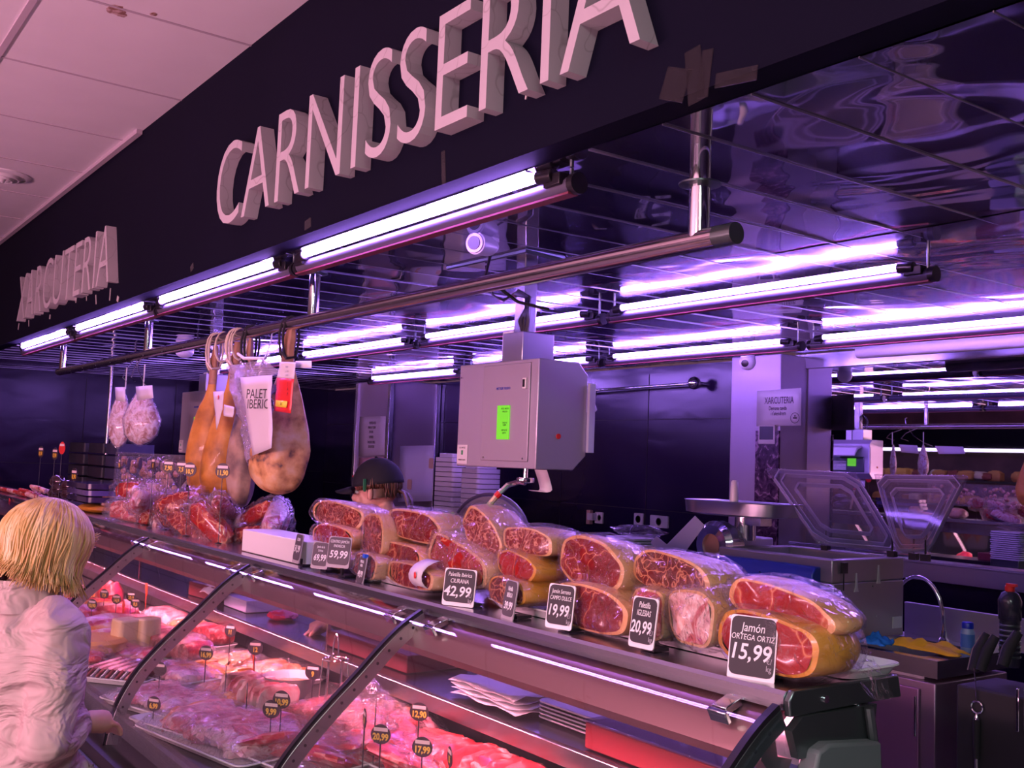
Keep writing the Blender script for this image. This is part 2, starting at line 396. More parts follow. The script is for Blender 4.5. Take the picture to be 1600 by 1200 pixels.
# ------------------------------------------------------------------ sign letters on the fascia
def sign_word(word, x0, x1, zb, h, tagf, italic=0.):
    c = bpy.data.curves.new('m', 'FONT'); c.body = word; c.size = 1; o = bpy.data.objects.new('m', c); COL.objects.link(o)
    # advance widths of the default face, measured letter by letter
    adv = {}
    def width(s):
        c.body = s; bpy.context.view_layer.update(); return o.dimensions.x, o.dimensions.y
    tot, hh = width(word); capw = {ch: width(ch)[0] for ch in set(word)}; caph = width('I')[1]
    starts = []
    for i in range(len(word)): starts.append(width(word[:i + 1])[0] - capw[word[i]])
    bpy.data.objects.remove(o); bpy.data.curves.remove(c)
    sx = (x1 - x0) / tot; sz = h / caph; seen = {}
    for i, ch in enumerate(word):
        c = bpy.data.curves.new('letter', 'FONT'); c.body = ch; c.size = 1; c.extrude = .5; c.resolution_u = 5; c.shear = italic; c.offset = -.012
        c.align_x = 'LEFT'; c.materials.append(letter_face)
        t = bpy.data.objects.new('tmp', c); COL.objects.link(t); bpy.context.view_layer.update()
        dg = bpy.context.evaluated_depsgraph_get(); me = bpy.data.meshes.new_from_object(t.evaluated_get(dg))
        mx = min(v.co.x for v in me.vertices); my = min(v.co.y for v in me.vertices)
        for v in me.vertices: v.co = Vector(((v.co.x - mx) * sx, -v.co.z * .056, (v.co.y - my) * sz))
        me.name = 'sign_letter'; me.polygons.foreach_set('use_smooth', [False] * len(me.polygons))
        bm = bmesh.new(); bm.from_mesh(me); bmesh.ops.remove_doubles(bm, verts=bm.verts, dist=.0004); bmesh.ops.recalc_face_normals(bm, faces=bm.faces); bm.to_mesh(me); bm.free()
        bpy.data.objects.remove(t)
        lo = bpy.data.objects.new('sign_letter', me); COL.objects.link(lo); lo.location = (x0 + starts[i] * sx, 1.4965, zb)
        seen[ch] = seen.get(ch, 0) + 1
        tagf(lo, ch, seen[ch], word.count(ch), i)
    return
ordn = {1: 'first', 2: 'second', 3: 'third'}
def t1(o, ch, k, n, i): tag(o, ('large pale foam letter %s%s of the big CARNISSERIA sign on the black board' % ((ordn[k] + ' ') if n > 1 else '', ch)).replace('letter first', 'letter, the first').replace('letter second', 'letter, the second'), 'letter', 'letters of the CARNISSERIA sign')
def t2(o, ch, k, n, i): tag(o, ('pale foam letter %s%s of the smaller XARCUTERIA sign, far left on the board' % ((ordn[k] + ' ') if n > 1 else '', ch)).replace('letter first', 'letter, the first').replace('letter second', 'letter, the second'), 'letter', 'letters of the XARCUTERIA sign')
sign_word('CARNISSERIA', -4.16, -1.575, 2.575, .345, t1)
sign_word('XARCUTERIA', -8.24, -5.76, 2.550, .340, t2)
# bits of torn tape and paint chips on the fascia
chip = mat('chipped_paint', (.55, .52, .50), .6)
tape = clear_mat('sticky_tape', (.8, .8, .8), .012, .4, .006, (.42, .38, .42))
b = MB()
for px, py, ww, hh in ((823, 146, .006, .03), (119, 468, .012, .04), (135, 464, .008, .05), (150, 468, .010, .06), (172, 460, .01, .07), (184, 467, .03, .03), (78, 495, .02, .03), (45, 505, .01, .05), (29, 510, .015, .05)):
    p = W(px, py, y=1.523); b.box(p, (ww, .003, hh), Euler((0, .2 * ((px % 5) - 2), 0)))
chp = b.build('fascia_chip', chip, parent=fas, smooth=False)
b = MB()
for px, py, ww, hh in ((1055, 132, .075, .07), (1085, 118, .045, .12), (1102, 115, .03, .10), (1150, 120, .11, .03), (693, 262, .02, .10), (300, 418, .04, .03), (481, 350, .05, .035)):
    p = W(px, py, y=1.523); b.box(p, (ww, .0025, hh), Euler((0, .25 * ((px % 4) - 1.5), 0)))
tp = b.build('fascia_tape', tape, parent=fas, smooth=False)
for o in (chp, tp): struct(o)

# ------------------------------------------------------------------ hanging rail
YR, ZR = 1.80, 2.206
t = thing('hanging_rail', (-5, YR, ZR), 'long round steel pipe rail hung on posts over the counter', 'rail')
b = MB(); b.cyl((-8.27, YR, ZR), (-1.66, YR, ZR), .027, seg=20); b.build('pipe', rail_m, t)
for k, x in enumerate((-1.72, -3.87, -6.10, -8.20)):
    b = MB(); b.cyl((x, YR, ZR), (x, YR, zc(YR) + .01), .026 if k == 0 else .023, seg=18)
    b.cyl((x - .032, YR, ZR), (x + .032, YR, ZR), .0262, seg=20)
    pst = b.build('post', chrome, t)
    b = MB(); b.lathe((x, YR, ZR + (.135 if k == 0 else .19)), [(.026, 0), (.052, .002), (.052, .006), (.026, .008)], 20); b.build('flange', steel_dark, pst)
b = MB(); b.cyl((-1.665, YR, ZR), (-1.60, YR, ZR), .0265, seg=20); b.build('end_cap', steel_dark, t)
b = MB(); b.cyl((-8.27, YR, ZR), (-8.30, YR, ZR), .0265, seg=16); b.build('end_cap', black_pl, t)
# thin wires along the rail's far half
b = MB()
wp = [(-5.2 - k * .05, YR + .026 * cos(k * .9), ZR + .026 * sin(k * .9)) for k in range(60)]
b.tube(wp, .0022, 5); b.build('coiled_wire', steel_brushed, t)

# ------------------------------------------------------------------ the refrigerated case
CX0, CX1 = -11.4, -1.20
PR = [(1.492, 1.236), (1.436, 1.203), (1.376, 1.154), (1.304, 1.085), (1.234, 1.022), (1.167, .957), (1.108, .890), (1.062, .815), (1.032, .735), (1.012, .63)]
case = thing('display_case', (-6, 1.45, 0), 'long curved glass meat counter with steel top shelf and worktop', 'display case')
def plate(pts, r):   # offset polyline in (y, z), outward = towards the customers
    out = []
    for i, p in enumerate(pts):
        a = pts[max(i - 1, 0)]; c = pts[min(i + 1, len(pts) - 1)]; d = Vector((c[0] - a[0], c[1] - a[1])).normalized()
        out.append((p[0] + d.y * r, p[1] - d.x * r))
    return out
# fine curve
def smoothpts(pts, k=4):
    out = []
    for i in range(len(pts) - 1):
        p0 = pts[max(i - 1, 0)]; p1 = pts[i]; p2 = pts[i + 1]; p3 = pts[min(i + 2, len(pts) - 1)]
        for q in range(k):
            u = q / k; out.append(tuple(.5 * (2 * p1[n] + (p2[n] - p0[n]) * u + (2 * p0[n] - 5 * p1[n] + 4 * p2[n] - p3[n]) * u * u + (3 * p1[n] - p0[n] - 3 * p2[n] + p3[n]) * u ** 3) for n in range(len(p1))))
    return out + [tuple(pts[-1])]
PS = smoothpts(PR, 4)
# top shelf
b = MB(); b.prism([(1.50, 1.232), (1.50, 1.258), (1.507, 1.265), (1.82, 1.265), (1.82, 1.232)], CX0, CX1); b.build('top_shelf', steel, case)
b = MB(); b.prism([(1.503, 1.222), (1.500, 1.250), (1.512, 1.268), (1.83, 1.268), (1.84, 1.225)], CX1, CX1 + .014); ec = b.build('end_cap', steel_dark, case, bevel=.003)
b = MB(); b.cyl((CX1 + .013, 1.60, 1.245), (CX1 + .018, 1.60, 1.245), .007, seg=12); b.build('bolt', chrome, ec); b = MB(); b.cyl((CX1 + .013, 1.70, 1.222), (CX1 + .018, 1.70, 1.222), .004, seg=10); b.build('bolt', chrome, ec)
# lamp canopy under the shelf: steel trough with the meat tube
b = MB(); b.prism([(1.515, 1.232), (1.47, 1.20), (1.455, 1.150), (1.475, 1.128), (1.53, 1.122), (1.54, 1.14), (1.50, 1.15), (1.49, 1.19), (1.53, 1.222), (1.74, 1.222), (1.74, 1.232)], CX0, CX1 - .01); b.build('lamp_canopy', mat('canopy_metal', (.34, .19, .20), .36, .85), case)
b = MB()
for x in [CX1 - .14 - 1.21 * k for k in range(8)]: b.cyl((x - 1.0, 1.535, 1.165), (x, 1.535, 1.165), .013, seg=10)
b.build('meat_tube', deck_glow, case)
# back posts and worktop
b = MB()
for k in range(2, 9): b = MB(); b.box((CX1 - .02 - 1.21 * k, 1.83, 1.07), (.012, .012, .34)); b.build('back_post', chrome, case)
b = MB(); b.box((CX0 / 2 + CX1 / 2, 1.605, 1.167), (CX1 - CX0 - .02, .008, .110)); b.build('added_lamp_baffle', steel, case)  # added baffle, keeps the tube's light off the worktop and the back mirror
b = MB(); b.prism([(1.81, .845), (1.81, .893), (1.818, .90), (2.22, .90), (2.22, .862), (1.84, .862), (1.84, .845)], CX0, CX1); b.build('worktop', mat('worktop_steel', (.20, .20, .24), .24, 1.), case)
b = MB(); b.box(((CX0 + CX1) / 2, 1.806, .872), (CX1 - CX0, .008, .052)); b.build('worktop_lip', steel, case, bevel=.002)
b = MB(); b.box((-6.3, 1.95, .43), (10.2, .10, .86)); b.box((-6.3, 1.55, .34), (10.2, .78, .60)); b.build('cabinet_body', black_pl, case, smooth=False)
b = MB(); b.prism([(1.045, .75), (1.04, .70), (1.9, .70), (1.9, .75)], CX0, CX1); b.build('display_deck', mat('deck_steel', (.10, .11, .11), .35, .7), case)
b = MB(); b.prism([(1.03, .785), (1.022, .785), (1.03, .65), (1.045, .65), (1.045, .785)], CX0, CX1); b.build('deck_front_lip', glass, case, smooth=False)
b = MB(); b.prism([(.975, .655), (.965, .62), (.985, .08), (1.16, .08), (1.16, .64), (1.02, .655)], CX0, CX1); b.build('base_panel', black_pl, case)
b = MB(); b.prism([(.955, .622), (.955, .600), (.99, .600), (.99, .622)], CX0, CX1); b.build('bumper_rail', steel_dark, case)
ribX = [-1.205 - 1.21 * k for k in range(8)]
for k in range(7):
    b = MB(); o = plate(PS, .006); i_ = plate(PS, .001); b.prism(o + i_[::-1], ribX[k] - 1.20, ribX[k] - .01); b.build('glass_pane', glass, case)
rib_m = mat('rib_steel', (.50, .48, .50), .38, 1.)
for k, x in enumerate(ribX):
    b = MB(); o = plate(PS, -.002); i_ = plate(PS, -.040); b.prism(o + i_[::-1], x - .006, x + .006); r = b.build('rib', rib_m if k else steel_dark, case, bevel=.0015)
    b = MB(); o = plate(PS, .009); i_ = plate(PS, -.001); b.prism(o + i_[::-1], x - .009, x + .0062); b.build('gasket', black_pl, r)
    b = MB(); mid = plate(PS, -.019); acc = 0; last = Vector(mid[0]); 
    for q in mid[1:]:
        v = Vector(q); d = (v - last).length; 
        while acc + d > .045:
            u = (.045 - acc) / d; last = last.lerp(v, u); d = (v - last).length; acc = 0
            b.cyl((x + .0065, last.x, last.y), (x + .0072, last.x, last.y), .0042, seg=8)
        acc += d; last = v
    b.build('slot_holes', black_pl, r)
    for s in (-1, 1):
        if k == 0 and s > 0: continue
        b = MB(); xx = x + s * .105; b.box((xx, 1.478, 1.222), (.035, .045, .016), Euler((.35, 0, 0))); b.box((xx + .004, 1.452, 1.206), (.045, .010, .026), Euler((.5, 0, 0)))
        b.cyl((xx - .01, 1.50, 1.238), (xx - .01, 1.50, 1.22), .004); b.build('glass_clip', chrome, case, bevel=.002)
# closed end of the case: cheek, lamp end box, strut
b = MB(); b.prism([(p[0] + .02, p[1] - .004) for p in PS[::3]] + [(1.16, .60), (1.90, .60), (1.90, .86), (1.66, .90), (1.60, 1.12), (1.56, 1.222)], CX1 - .002, CX1 + .006)
b.build('end_glass', clear_mat('end_cheek_glass', (.80, .86, .88), .05, .02, .12, (.10, .16, .18), edge=.6), case, smooth=False)
b = MB(); b.prism([(1.525, 1.105), (1.545, 1.165), (1.575, 1.175), (1.73, 1.160), (1.735, 1.10), (1.56, 1.085)], CX1 + .004, CX1 + .045); b.build('lamp_end_box', mat('grey_green_plastic', (.10, .13, .13), .5), case, bevel=.006)
b = MB(); b.prism([(1.50, 1.20), (1.53, 1.222), (1.75, 1.222), (1.74, 1.15), (1.52, 1.15)], CX1 + .003, CX1 + .02); b.build('lamp_end_plate', steel_dark, case)
b = MB(); b.tube([(CX1 + .03, 1.71, 1.222), (CX1 + .03, 1.74, 1.10), (CX1 + .03, 1.80, .86), (CX1 + .03, 1.83, .62)], .009, 8); b.build('strut', steel_dark, case)
# ------------------------------------------------------------------ meats: materials
cut_red = ramp_mat('cured_meat_cut', [(.0, (.60, .27, .12)), (.022, (.42, .09, .04)), (.05, (.21, .008, .006)), (.6, (.11, .003, .004))], scale=9, distort=.45, rough=.25, kind='edge', bumps=.15, coat=.25, spec=.5)
cut_dark = ramp_mat('dark_meat_cut', [(.0, (.58, .30, .15)), (.03, (.34, .10, .05)), (.07, (.12, .010, .008)), (.7, (.055, .005, .006))], scale=12, distort=.6, rough=.28, kind='edge', bumps=.2, coat=.25)
cut_bright = ramp_mat('bright_ham_cut', [(.0, (.66, .28, .14)), (.016, (.5, .10, .04)), (.045, (.34, .014, .010)), (.6, (.24, .007, .006))], scale=6, distort=.4, rough=.22, kind='edge', bumps=.12, coat=.3)
cut_marble = ramp_mat('marbled_meat_cut', [(.0, (.62, .34, .22)), (.03, (.44, .15, .09)), (.08, (.20, .014, .012)), (.7, (.09, .006, .008))], scale=13, distort=.8, rough=.28, kind='edge', bumps=.2, coat=.25)
rind = ramp_mat('ham_rind', [(.3, (.46, .20, .06)), (.5, (.60, .32, .12)), (.7, (.66, .42, .22))], scale=9, rough=.42, bumps=.35, coat=.15)
rind_yel = ramp_mat('yellow_rind', [(.3, (.42, .17, .012)), (.55, (.60, .27, .02)), (.75, (.70, .38, .06))], scale=8, rough=.35, bumps=.3, coat=.2)
fat_rim = ramp_mat('fat_rim', [(.3, (.66, .26, .08)), (.6, (.74, .40, .17))], scale=20, rough=.35, bumps=.2)
pinkfat = ramp_mat('pink_fatty_meat', [(.38, (.62, .28, .24)), (.52, (.80, .58, .52)), (.62, (.48, .08, .08))], scale=14, distort=1.5, rough=.35, bumps=.4, coat=.3)
redpack = ramp_mat('sliced_red_meat', [(.35, (.55, .05, .035)), (.5, (.30, .010, .012)), (.62, (.70, .34, .26))], scale=22, distort=2, rough=.3, bumps=.4, coat=.3)
foam_tray = mat('white_foam_tray', (.80, .78, .80), .6)
card_black = mat('chalk_black', (.022, .020, .026), .6)
chalk = mat('chalk_white', (.85, .83, .85), .7)
chalk_dim = mat('chalk_grey', (.45, .43, .47), .7)
card_grey = mat('worn_card_grey', (.085, .07, .085), .6)
tag_face = mat('tag_black', (.030, .014, .022), .5)
digit_y = mat('tag_digits_yellow', (.85, .55, .05), .5)
label_p = mat('tag_label', (.80, .62, .60), .6)

def ham_piece(name, c, size, label, cutm, rindm=None, rx=0., ry=0., rz=0., seed=0, wrap=True, grp='vacuum packed ham pieces on the counter shelf', shape=0., bagm=None, band=.87, tail=False, cat='ham', seg=44, face=1.):
    """a piece of cured ham lying with its cut face towards the customers; size = width, depth, height; c = middle of its underside"""
    w_, d_, h_ = size; rindm = rindm or rind; R = Euler((rx, ry, rz)).to_matrix(); rs = random.Random(seed * 13 + 5)
    c = Vector(c); ph = rs.uniform(0, 9)
    def outline(k, yy, amp=.10, extra=0.):
        out = []
        for i in range(seg):
            a = 2 * pi * i / seg; ca, sa = cos(a), sin(a)
            e = 2 / 2.7; x = math.copysign(abs(ca) ** e, ca); z = math.copysign(abs(sa) ** e, sa)
            q = 1 + amp * noise.noise(Vector((ca * 1.3 + ph, sa * 1.3, seed * 1.9 + yy * 1.5))) * 1.4
            zz = z * (1 - shape * x * .45)          # teardrop: lower towards one side
            p = Vector((x * w_ / 2 * k * q + extra * x, yy * d_ - d_ / 2, zz * h_ / 2 * k * q + h_ / 2 + extra * z))
            out.append(p)
        return out
    t = thing(name, c, label, cat, grp)
    def T(ring): return [R @ (p - Vector((0, 0, 0))) + c for p in ring]
    # rind body
    lv = [(band, .0), (.97, .012), (1.0, .10), (1.0, .35), (.97, .62), (.86, .84), (.55, .97), (.1, 1.0)]
    b = MB(); b.loft([T(outline(k, y)) for k, y in lv], cap0=False); body = b.build('rind', rindm, t)
    b = MB(); rings = []
    for k, y in ((band + .012, .002), (band * .8, -.012), (band * .5, -.016), (band * .2, -.012), (.01, -.01)): rings.append(T([p + Vector((0, .012 * noise.noise(Vector((p.x * 22, p.z * 22, seed))), 0)) for p in outline(k, y)]))
    b.loft(rings, cap0=False, cap1=True); b.build('cut_face', cutm, t)
    if wrap:
        b = MB(); rr = []
        for k, y in ((.02, -.05), (.6, -.055), (.93, -.04), (1.03, .0), (1.05, .2), (1.05, .5), (1.0, .75), (.8, .95), (.3, 1.04)):
            rr.append(T([p + Vector([.012 * noise.noise(Vector((p.x * 14 + seed, p.y * 14, p.z * 14 + 5 * q))) for q in range(3)]) for p in outline(k, y, .10, .004)]))
        b.loft(rr)
        if tail:   # sealed flap of the bag
            L0 = w_ / 2; n = 10
            for s in range(n):
                u0, u1 = s / n, (s + 1) / n
                def q(u, v): return T([Vector((L0 * (.9 + u * tail), -d_ * .2 + v * d_ * .6 * (1 - .3 * u) + .01 * sin(u * 20), h_ * (.45 - .55 * u * u) + .012 * sin(v * 7 + u * 9)))])[0]
                b.add([q(u0, 0), q(u1, 0), q(u1, .5), q(u0, .5), q(u0, 1), q(u1, 1)], [(0, 1, 2, 3), (3, 2, 5, 4)])
        b.build('vacuum_bag', bagm or bag, t, auto=False)
    return t

def tray(name, c, w_, d_, label, rz=0., h=.022, grp='white foam trays on the counter shelf', m=None):
    R = Euler((0, 0, rz)); b = MB(); rr = []
    def rect(k, z, r=.03):
        out = []
        for cx, cy_, a0 in ((1, 1, 0), (-1, 1, 90), (-1, -1, 180), (1, -1, 270)):
            for q in range(4):
                a = radians(a0 + 30 * q); out.append(Vector((cx * (w_ / 2 * k - r) + r * cos(a), cy_ * (d_ / 2 * k - r) + r * sin(a), z)))
        return [R.to_matrix() @ p + Vector(c) for p in out]
    for k, z in ((.90, 0), (1.0, h), (1.02, h), (1.02, h - .004)): rr.append(rect(k, z))
    b.loft(rr[::-1], cap0=False, cap1=True); b.loft([rect(.98, h), rect(.88, .005)], cap0=False, cap1=True)
    return tag(b.build(name, m or foam_tray), label, 'tray', grp)

SZ = 1.267
def wx(px, py, y): return W(px, py, y=y)
# trays first: (px, py) is the middle of the visible lower edge
for k, (px, py, wd, dd, lb) in enumerate(((625, 915, .34, .17, 'beneath the ham chunk with the paper band'), (880, 972, .62, .20, 'long one behind the 19.99 card'), (1105, 1022, .34, .20, 'between the 20.99 and 15.99 cards'), (1255, 1046, .24, .17, 'under the big ham at the counter end'))):
    p = W(px, py, z=SZ); tray('foam_tray', (p.x, p.y + dd * .42, SZ), wd, dd, 'white foam tray on the steel shelf, ' + lb)
def P(px, py, y, z=None):
    """middle underside of a piece: seen at px, py on the plane y; z overrides its height"""
    p = W(px, py, y=y); return (p.x, y, p.z if z is None else z)
HP = [ # px0, px1 of the cut face, py top, py bottom, front y, depth, cut, rind, yaw, tilt, shape, label, extras
 (1118, 1272, 964, 1053, 1.555, .17, cut_bright, rind_yel, -.04, .03, .25, 'big ham half with yellow rind in a loose bag, behind the 15,99 card', dict(tail=.62)),
 (1136, 1290, 920, 978, 1.600, .13, cut_bright, fat_rim, -.04, .14, .40, 'bright red ham piece lying on top of the yellow rind ham', {}),
 (1045, 1118, 925, 1010, 1.575, .16, pinkfat, rind, -.10, .0, .0, 'pale ham chunk in a wrinkled bag, right of the 20,99 card', dict(bagm=film)),
 (985, 1042, 920, 1003, 1.590, .14, redpack, rind, -.1, .0, .0, 'small red ham chunk in wrinkled film behind the 20,99 card', dict(bagm=film)),
 (984, 1102, 870, 930, 1.620, .15, cut_dark, rind, -.06, .10, .05, 'long tan ham block with dark round muscles, behind the 20,99 card', {}),
 (862, 972, 918, 986, 1.570, .16, cut_red, fat_rim, -.04, .06, .15, 'deep red ham slab with orange rim right of the 19,99 card', {}),
 (870, 968, 847, 924, 1.610, .15, cut_red, rind, -.06, .12, .10, 'largest deep red cut ham, on top behind the 19,99 card', {}),
 (762, 822, 905, 948, 1.560, .16, cut_dark, rind_yel, -.1, .0, .1, 'small round ham end with orange rind behind the 39,99 card', {}),
 (773, 838, 866, 908, 1.600, .15, cut_bright, rind_yel, -.1, .10, .2, 'orange red ham piece below the marbled one, left of 19,99', {}),
 (786, 850, 826, 868, 1.630, .15, cut_marble, rind, .06, .06, .05, 'marbled ham with pale rind, topmost above the 39,99 card', {}),
 (660, 762, 848, 914, 1.600, .15, cut_bright, rind, -.1, .14, .35, 'long tan leg end with red top behind the 42,99 card', dict(bagm=film)),
 (714, 772, 804, 858, 1.640, .15, cut_marble, rind, .05, .50, .35, 'triangular marbled ham tipped on its side below the scale hook', {}),
 (602, 678, 882, 919, 1.555, .13, cut_red, rind, -.06, .03, .1, 'ham chunk with a white paper band on a tray', {}),
 (594, 656, 850, 884, 1.610, .14, cut_red, fat_rim, -.05, .0, .1, 'dark red ham chunk just above the paper banded one', {}),
 (605, 680, 800, 846, 1.640, .15, cut_red, rind, .05, .05, .0, 'tan rolled ham with a square red end, right of the capped worker', {}),
 (563, 602, 808, 872, 1.600, .13, cut_marble, rind, -.1, .0, .0, 'upright round marbled ham end, left of the tan rolled ham', {}),
 (548, 592, 866, 905, 1.560, .14, cut_red, rind, -.1, .0, .0, 'red ham chunk lying low behind the 49,99 card', dict(bagm=film)),
 (484, 552, 822, 858, 1.610, .14, cut_bright, fat_rim, -.06, .0, .2, 'red and orange ham cut just above the 59,99 card', {}),
 (494, 556, 787, 826, 1.640, .14, cut_marble, rind, .08, .04, .15, 'tan ham with marbled end, topmost at the left of the pile', {}),
 (484, 548, 856, 886, 1.580, .14, cut_dark, rind, -.06, .0, .1, 'dark ham chunk at shelf level behind the 69,99 card', {}),
]
for k, (x0_, x1_, yt, yb, fy, dd, cm, rm, rz, ry, sh, lb, ex) in enumerate(HP):
    a_ = W(x0_, (yt + yb) / 2, y=fy); c_ = W(x1_, (yt + yb) / 2, y=fy); t_ = W((x0_ + x1_) / 2, yt, y=fy); b_ = W((x0_ + x1_) / 2, yb, y=fy)
    z = max(SZ + .004, b_.z); hh = max(.05, t_.z - z)
    ham_piece('ham_piece', ((a_.x + c_.x) / 2 + (c_.x - a_.x) * .03, fy + dd / 2, z), ((c_.x - a_.x) * 1.10, dd, hh * 1.06), lb, cm, rm, 0, ry, rz, seed=k + 1, shape=sh, **ex)
# dark packer gap fillers that carry the upper layer: folded vacuum packs
for k, (px, ww, hh) in enumerate(((1130, .16, .06), (985, .20, .07), (800, .20, .08), (690, .22, .08), (560, .24, .09))):
    p = W(px, 900, y=1.78); ham_piece('ham_piece', (p.x, 1.782, SZ + .002), (ww, .07, hh), 'ham pack almost hidden at the back of the pile, ' + ('behind the 15,99 card', 'behind the 20,99 card', 'behind the 39,99 card', 'behind the 42,99 card', 'behind the 49,99 card')[k], cut_dark, rind, 0, 0, 0, seed=40 + k, wrap=False, grp='hidden ham packs at the back of the pile', seg=24)
# paper band with a red mark
p = W(655, 900, y=1.54)
b = MB(); rr = []
for k in range(9):
    a = -1.25 + k * .33; rr.append([Vector((p.x + dx, 1.60 - .075 * cos(a), p.z + .045 * sin(a))) for dx in (-.035, .035)])
b.loft(rr, False, False, closed=False); bo = b.build('paper_band', paper); bo.modifiers.new('s', 'SOLIDIFY').thickness = .001
tag(bo, 'white paper band with a red leaf mark round a ham chunk', 'paper band')
b = MB(); b.blob((p.x + .005, 1.523, p.z + .004), (.007, .0012, .010), 8, 6, .5, 3, seed=3); b.build('red_mark', red_pl, bo)

# ------------------------------------------------------------------ chalk price cards
CARDS = [ # px, py centre, width, height, yaw, lines [(text, size, dz)], grey?, label
 (1176, 1014, .088, .108, .30, [('Jamón', .021, .036), ('ORTEGA ORTIZ', .0135, .018), ('15,99', .037, -.010)], 0, 'largest black chalk card reading 15,99 at the right end of the shelf', '€/\nkg'),
 (1006, 973, .066, .094, .05, [('Paletilla', .016, .034), ('IGLESIAS', .0155, .017), ('20,99', .032, -.013)], 0, 'black chalk card reading 20,99 with rounded corners, before the bagged ham', '€/\nkg'),
 (876, 948, .070, .090, .25, [('Jamón Serrano', .0125, .032), ('CAMPO DULCE', .0125, .017), ('19,99', .032, -.012)], 0, 'black chalk card reading 19,99 in a white holder', '€/\nkg'),
 (797, 938, .056, .086, -.15, [('Paletilla', .014, .026), ('IBÉRICA', .014, .010), ('39,99', .023, -.016)], 1, 'greyish turned chalk card reading 39,99', ''),
 (718, 918, .092, .086, .45, [('Paletilla Ibérica', .0135, .031), ('CIURANA', .0145, .014), ('42,99', .033, -.014)], 0, 'black chalk card reading 42,99 in a wide white holder', '€/\nkg'),
 (565, 892, .058, .080, -.15, [('PALETILLA', .011, .026), ('IBÉRICA', .010, .014), ('49,99', .023, -.012)], 1, 'grey turned chalk card reading 49,99 with a blue clip', ''),
 (530, 863, .084, .086, .45, [('CENTRO JAMÓN', .0115, .031), ('ENDRECIA', .011, .017), ('59,99', .029, -.010)], 1, 'worn chalk card reading 59,99 beside the 69,99 one', ''),
 (501, 868, .066, .076, .40, [('Jamón de la', .0105, .026), ('Dehesa', .0105, .014), ('69,99', .026, -.010)], 1, 'worn chalk card reading 69,99, partly behind the 59,99 one', ''),
 (466, 857, .064, .088, -.10, [('CECINA', .013, .028), ('31,99', .029, -.004)], 1, 'narrow turned chalk card reading 31,99 in front of the white box', ''),
]
for k, (px, py, ww, hh, yaw, lines, gr, lb, unit) in enumerate(CARDS):
    y = 1.535 - .012 * (k == 6); p = W(px, py, y=y); z0 = SZ - .001
    t = thing('price_card', (p.x, y, z0), lb, 'price card', 'chalk price cards on the counter shelf')
    b = MB(); M = Euler((radians(-8), 0, yaw)); cc = Vector((p.x, y, p.z))
    b.rbox(cc, (ww + .006, .003, hh + .012), .006, M, axis='y'); b.build('holder', white_pl if not gr else mat('old_holder%d' % k, (.42, .38, .42), .5), t)
    b = MB(); fr = M.to_matrix() @ Vector((0, -.0022, .004)); b.rbox(cc + fr, (ww, .002, hh), .012, M, axis='y'); b.build('chalk_face', card_grey if gr else card_black, t)
    for s, sz, dz in lines:
        big = ',' in s
        q = cc + M.to_matrix() @ Vector((-.004 if big and unit else 0, -.0036, dz + .002))
        R3 = (M.to_matrix() @ Euler(FRONT).to_matrix()).to_euler(); s1 = text(s, sz * 1.12, chalk, t, q, R3, .0003, xs=(.80 if big else .80) * min(1, ww / .088) if not big else .88 * ww / .085 * (.037 / sz) ** .5, shear=.15)
        if big: s1.data.offset = .0006
    if unit:
        q = cc + M.to_matrix() @ Vector((ww * .40, -.0036, -.026)); text(unit, .015, chalk_dim, t, q, R3, .0003, xs=.8)
    b = MB(); b.box((p.x, y + .034, z0 + .004), (ww * .6, .045, .007)); b.box((p.x, y + .014, (z0 + p.z - hh * .4) / 2), (.012, .006, max(.01, p.z - hh * .4 - z0))); b.build('stand', black_pl, t, smooth=False)
    if k == 5: b = MB(); b.box((p.x + .02, y, p.z + .047), (.02, .012, .012), M); b.build('blue_clip', mat('blue_clip', (.02, .12, .75), .4), t)
# white box behind the 31,99 card
p0, p1 = W(378, 850, y=1.56), W(478, 880, y=1.56)
t = tag(MB().box(((p0.x + p1.x) / 2, 1.63, SZ + .042), (p1.x - p0.x, .14, .084)).build('white_box', white_pl, bevel=.003), 'plain white block box on the shelf behind the narrow 31,99 card', 'box')

# ------------------------------------------------------------------ round tags on sticks
def round_tag(p, h, label, price='10,99', r=.026, yaw=0., grp='', tilt=0., red=False, base=True):
    t = thing('price_tag', p, label, 'price tag', grp or None); c = Vector((p[0], p[1], p[2] + h)); M = Euler((tilt, 0, yaw)).to_matrix()
    b = MB(); b.cyl((p[0], p[1], p[2]), (p[0], p[1], p[2] + h - r * .8), .0018, seg=6)
    if base: b.lathe(p, [(.014, 0), (.014, .003), (.004, .007)], 12)
    b.build('stick', black_pl, t)
    b = MB(); f = [c + M @ Vector((r * cos(a) * (1.03 - .06 * sin(a)), 0, r * .95 * sin(a))) for a in [2 * pi * i / 22 for i in range(22)]]; n = M @ Vector((0, 1, 0))
    b.loft([[q - n * .001 for q in f], [q + n * .001 for q in f]]); b.build('disc', red_pl if red else tag_face, t, smooth=False)
    R3 = (M @ Euler(FRONT).to_matrix()).to_euler()
    b = MB(); b.box(c + M @ Vector((0, -.0016, r * .45)), (r * 1.45, .0008, r * .34), Euler((tilt, 0, yaw))); b.build('name_strip', label_p, t, smooth=False)
    if price: text(price, r * .86, digit_y, t, c + M @ Vector((0, -.0018, -r * .28)), R3, .0003, xs=.85).data.offset = .0008
    return t
GT = 'round price tags on sticks along the shelf'
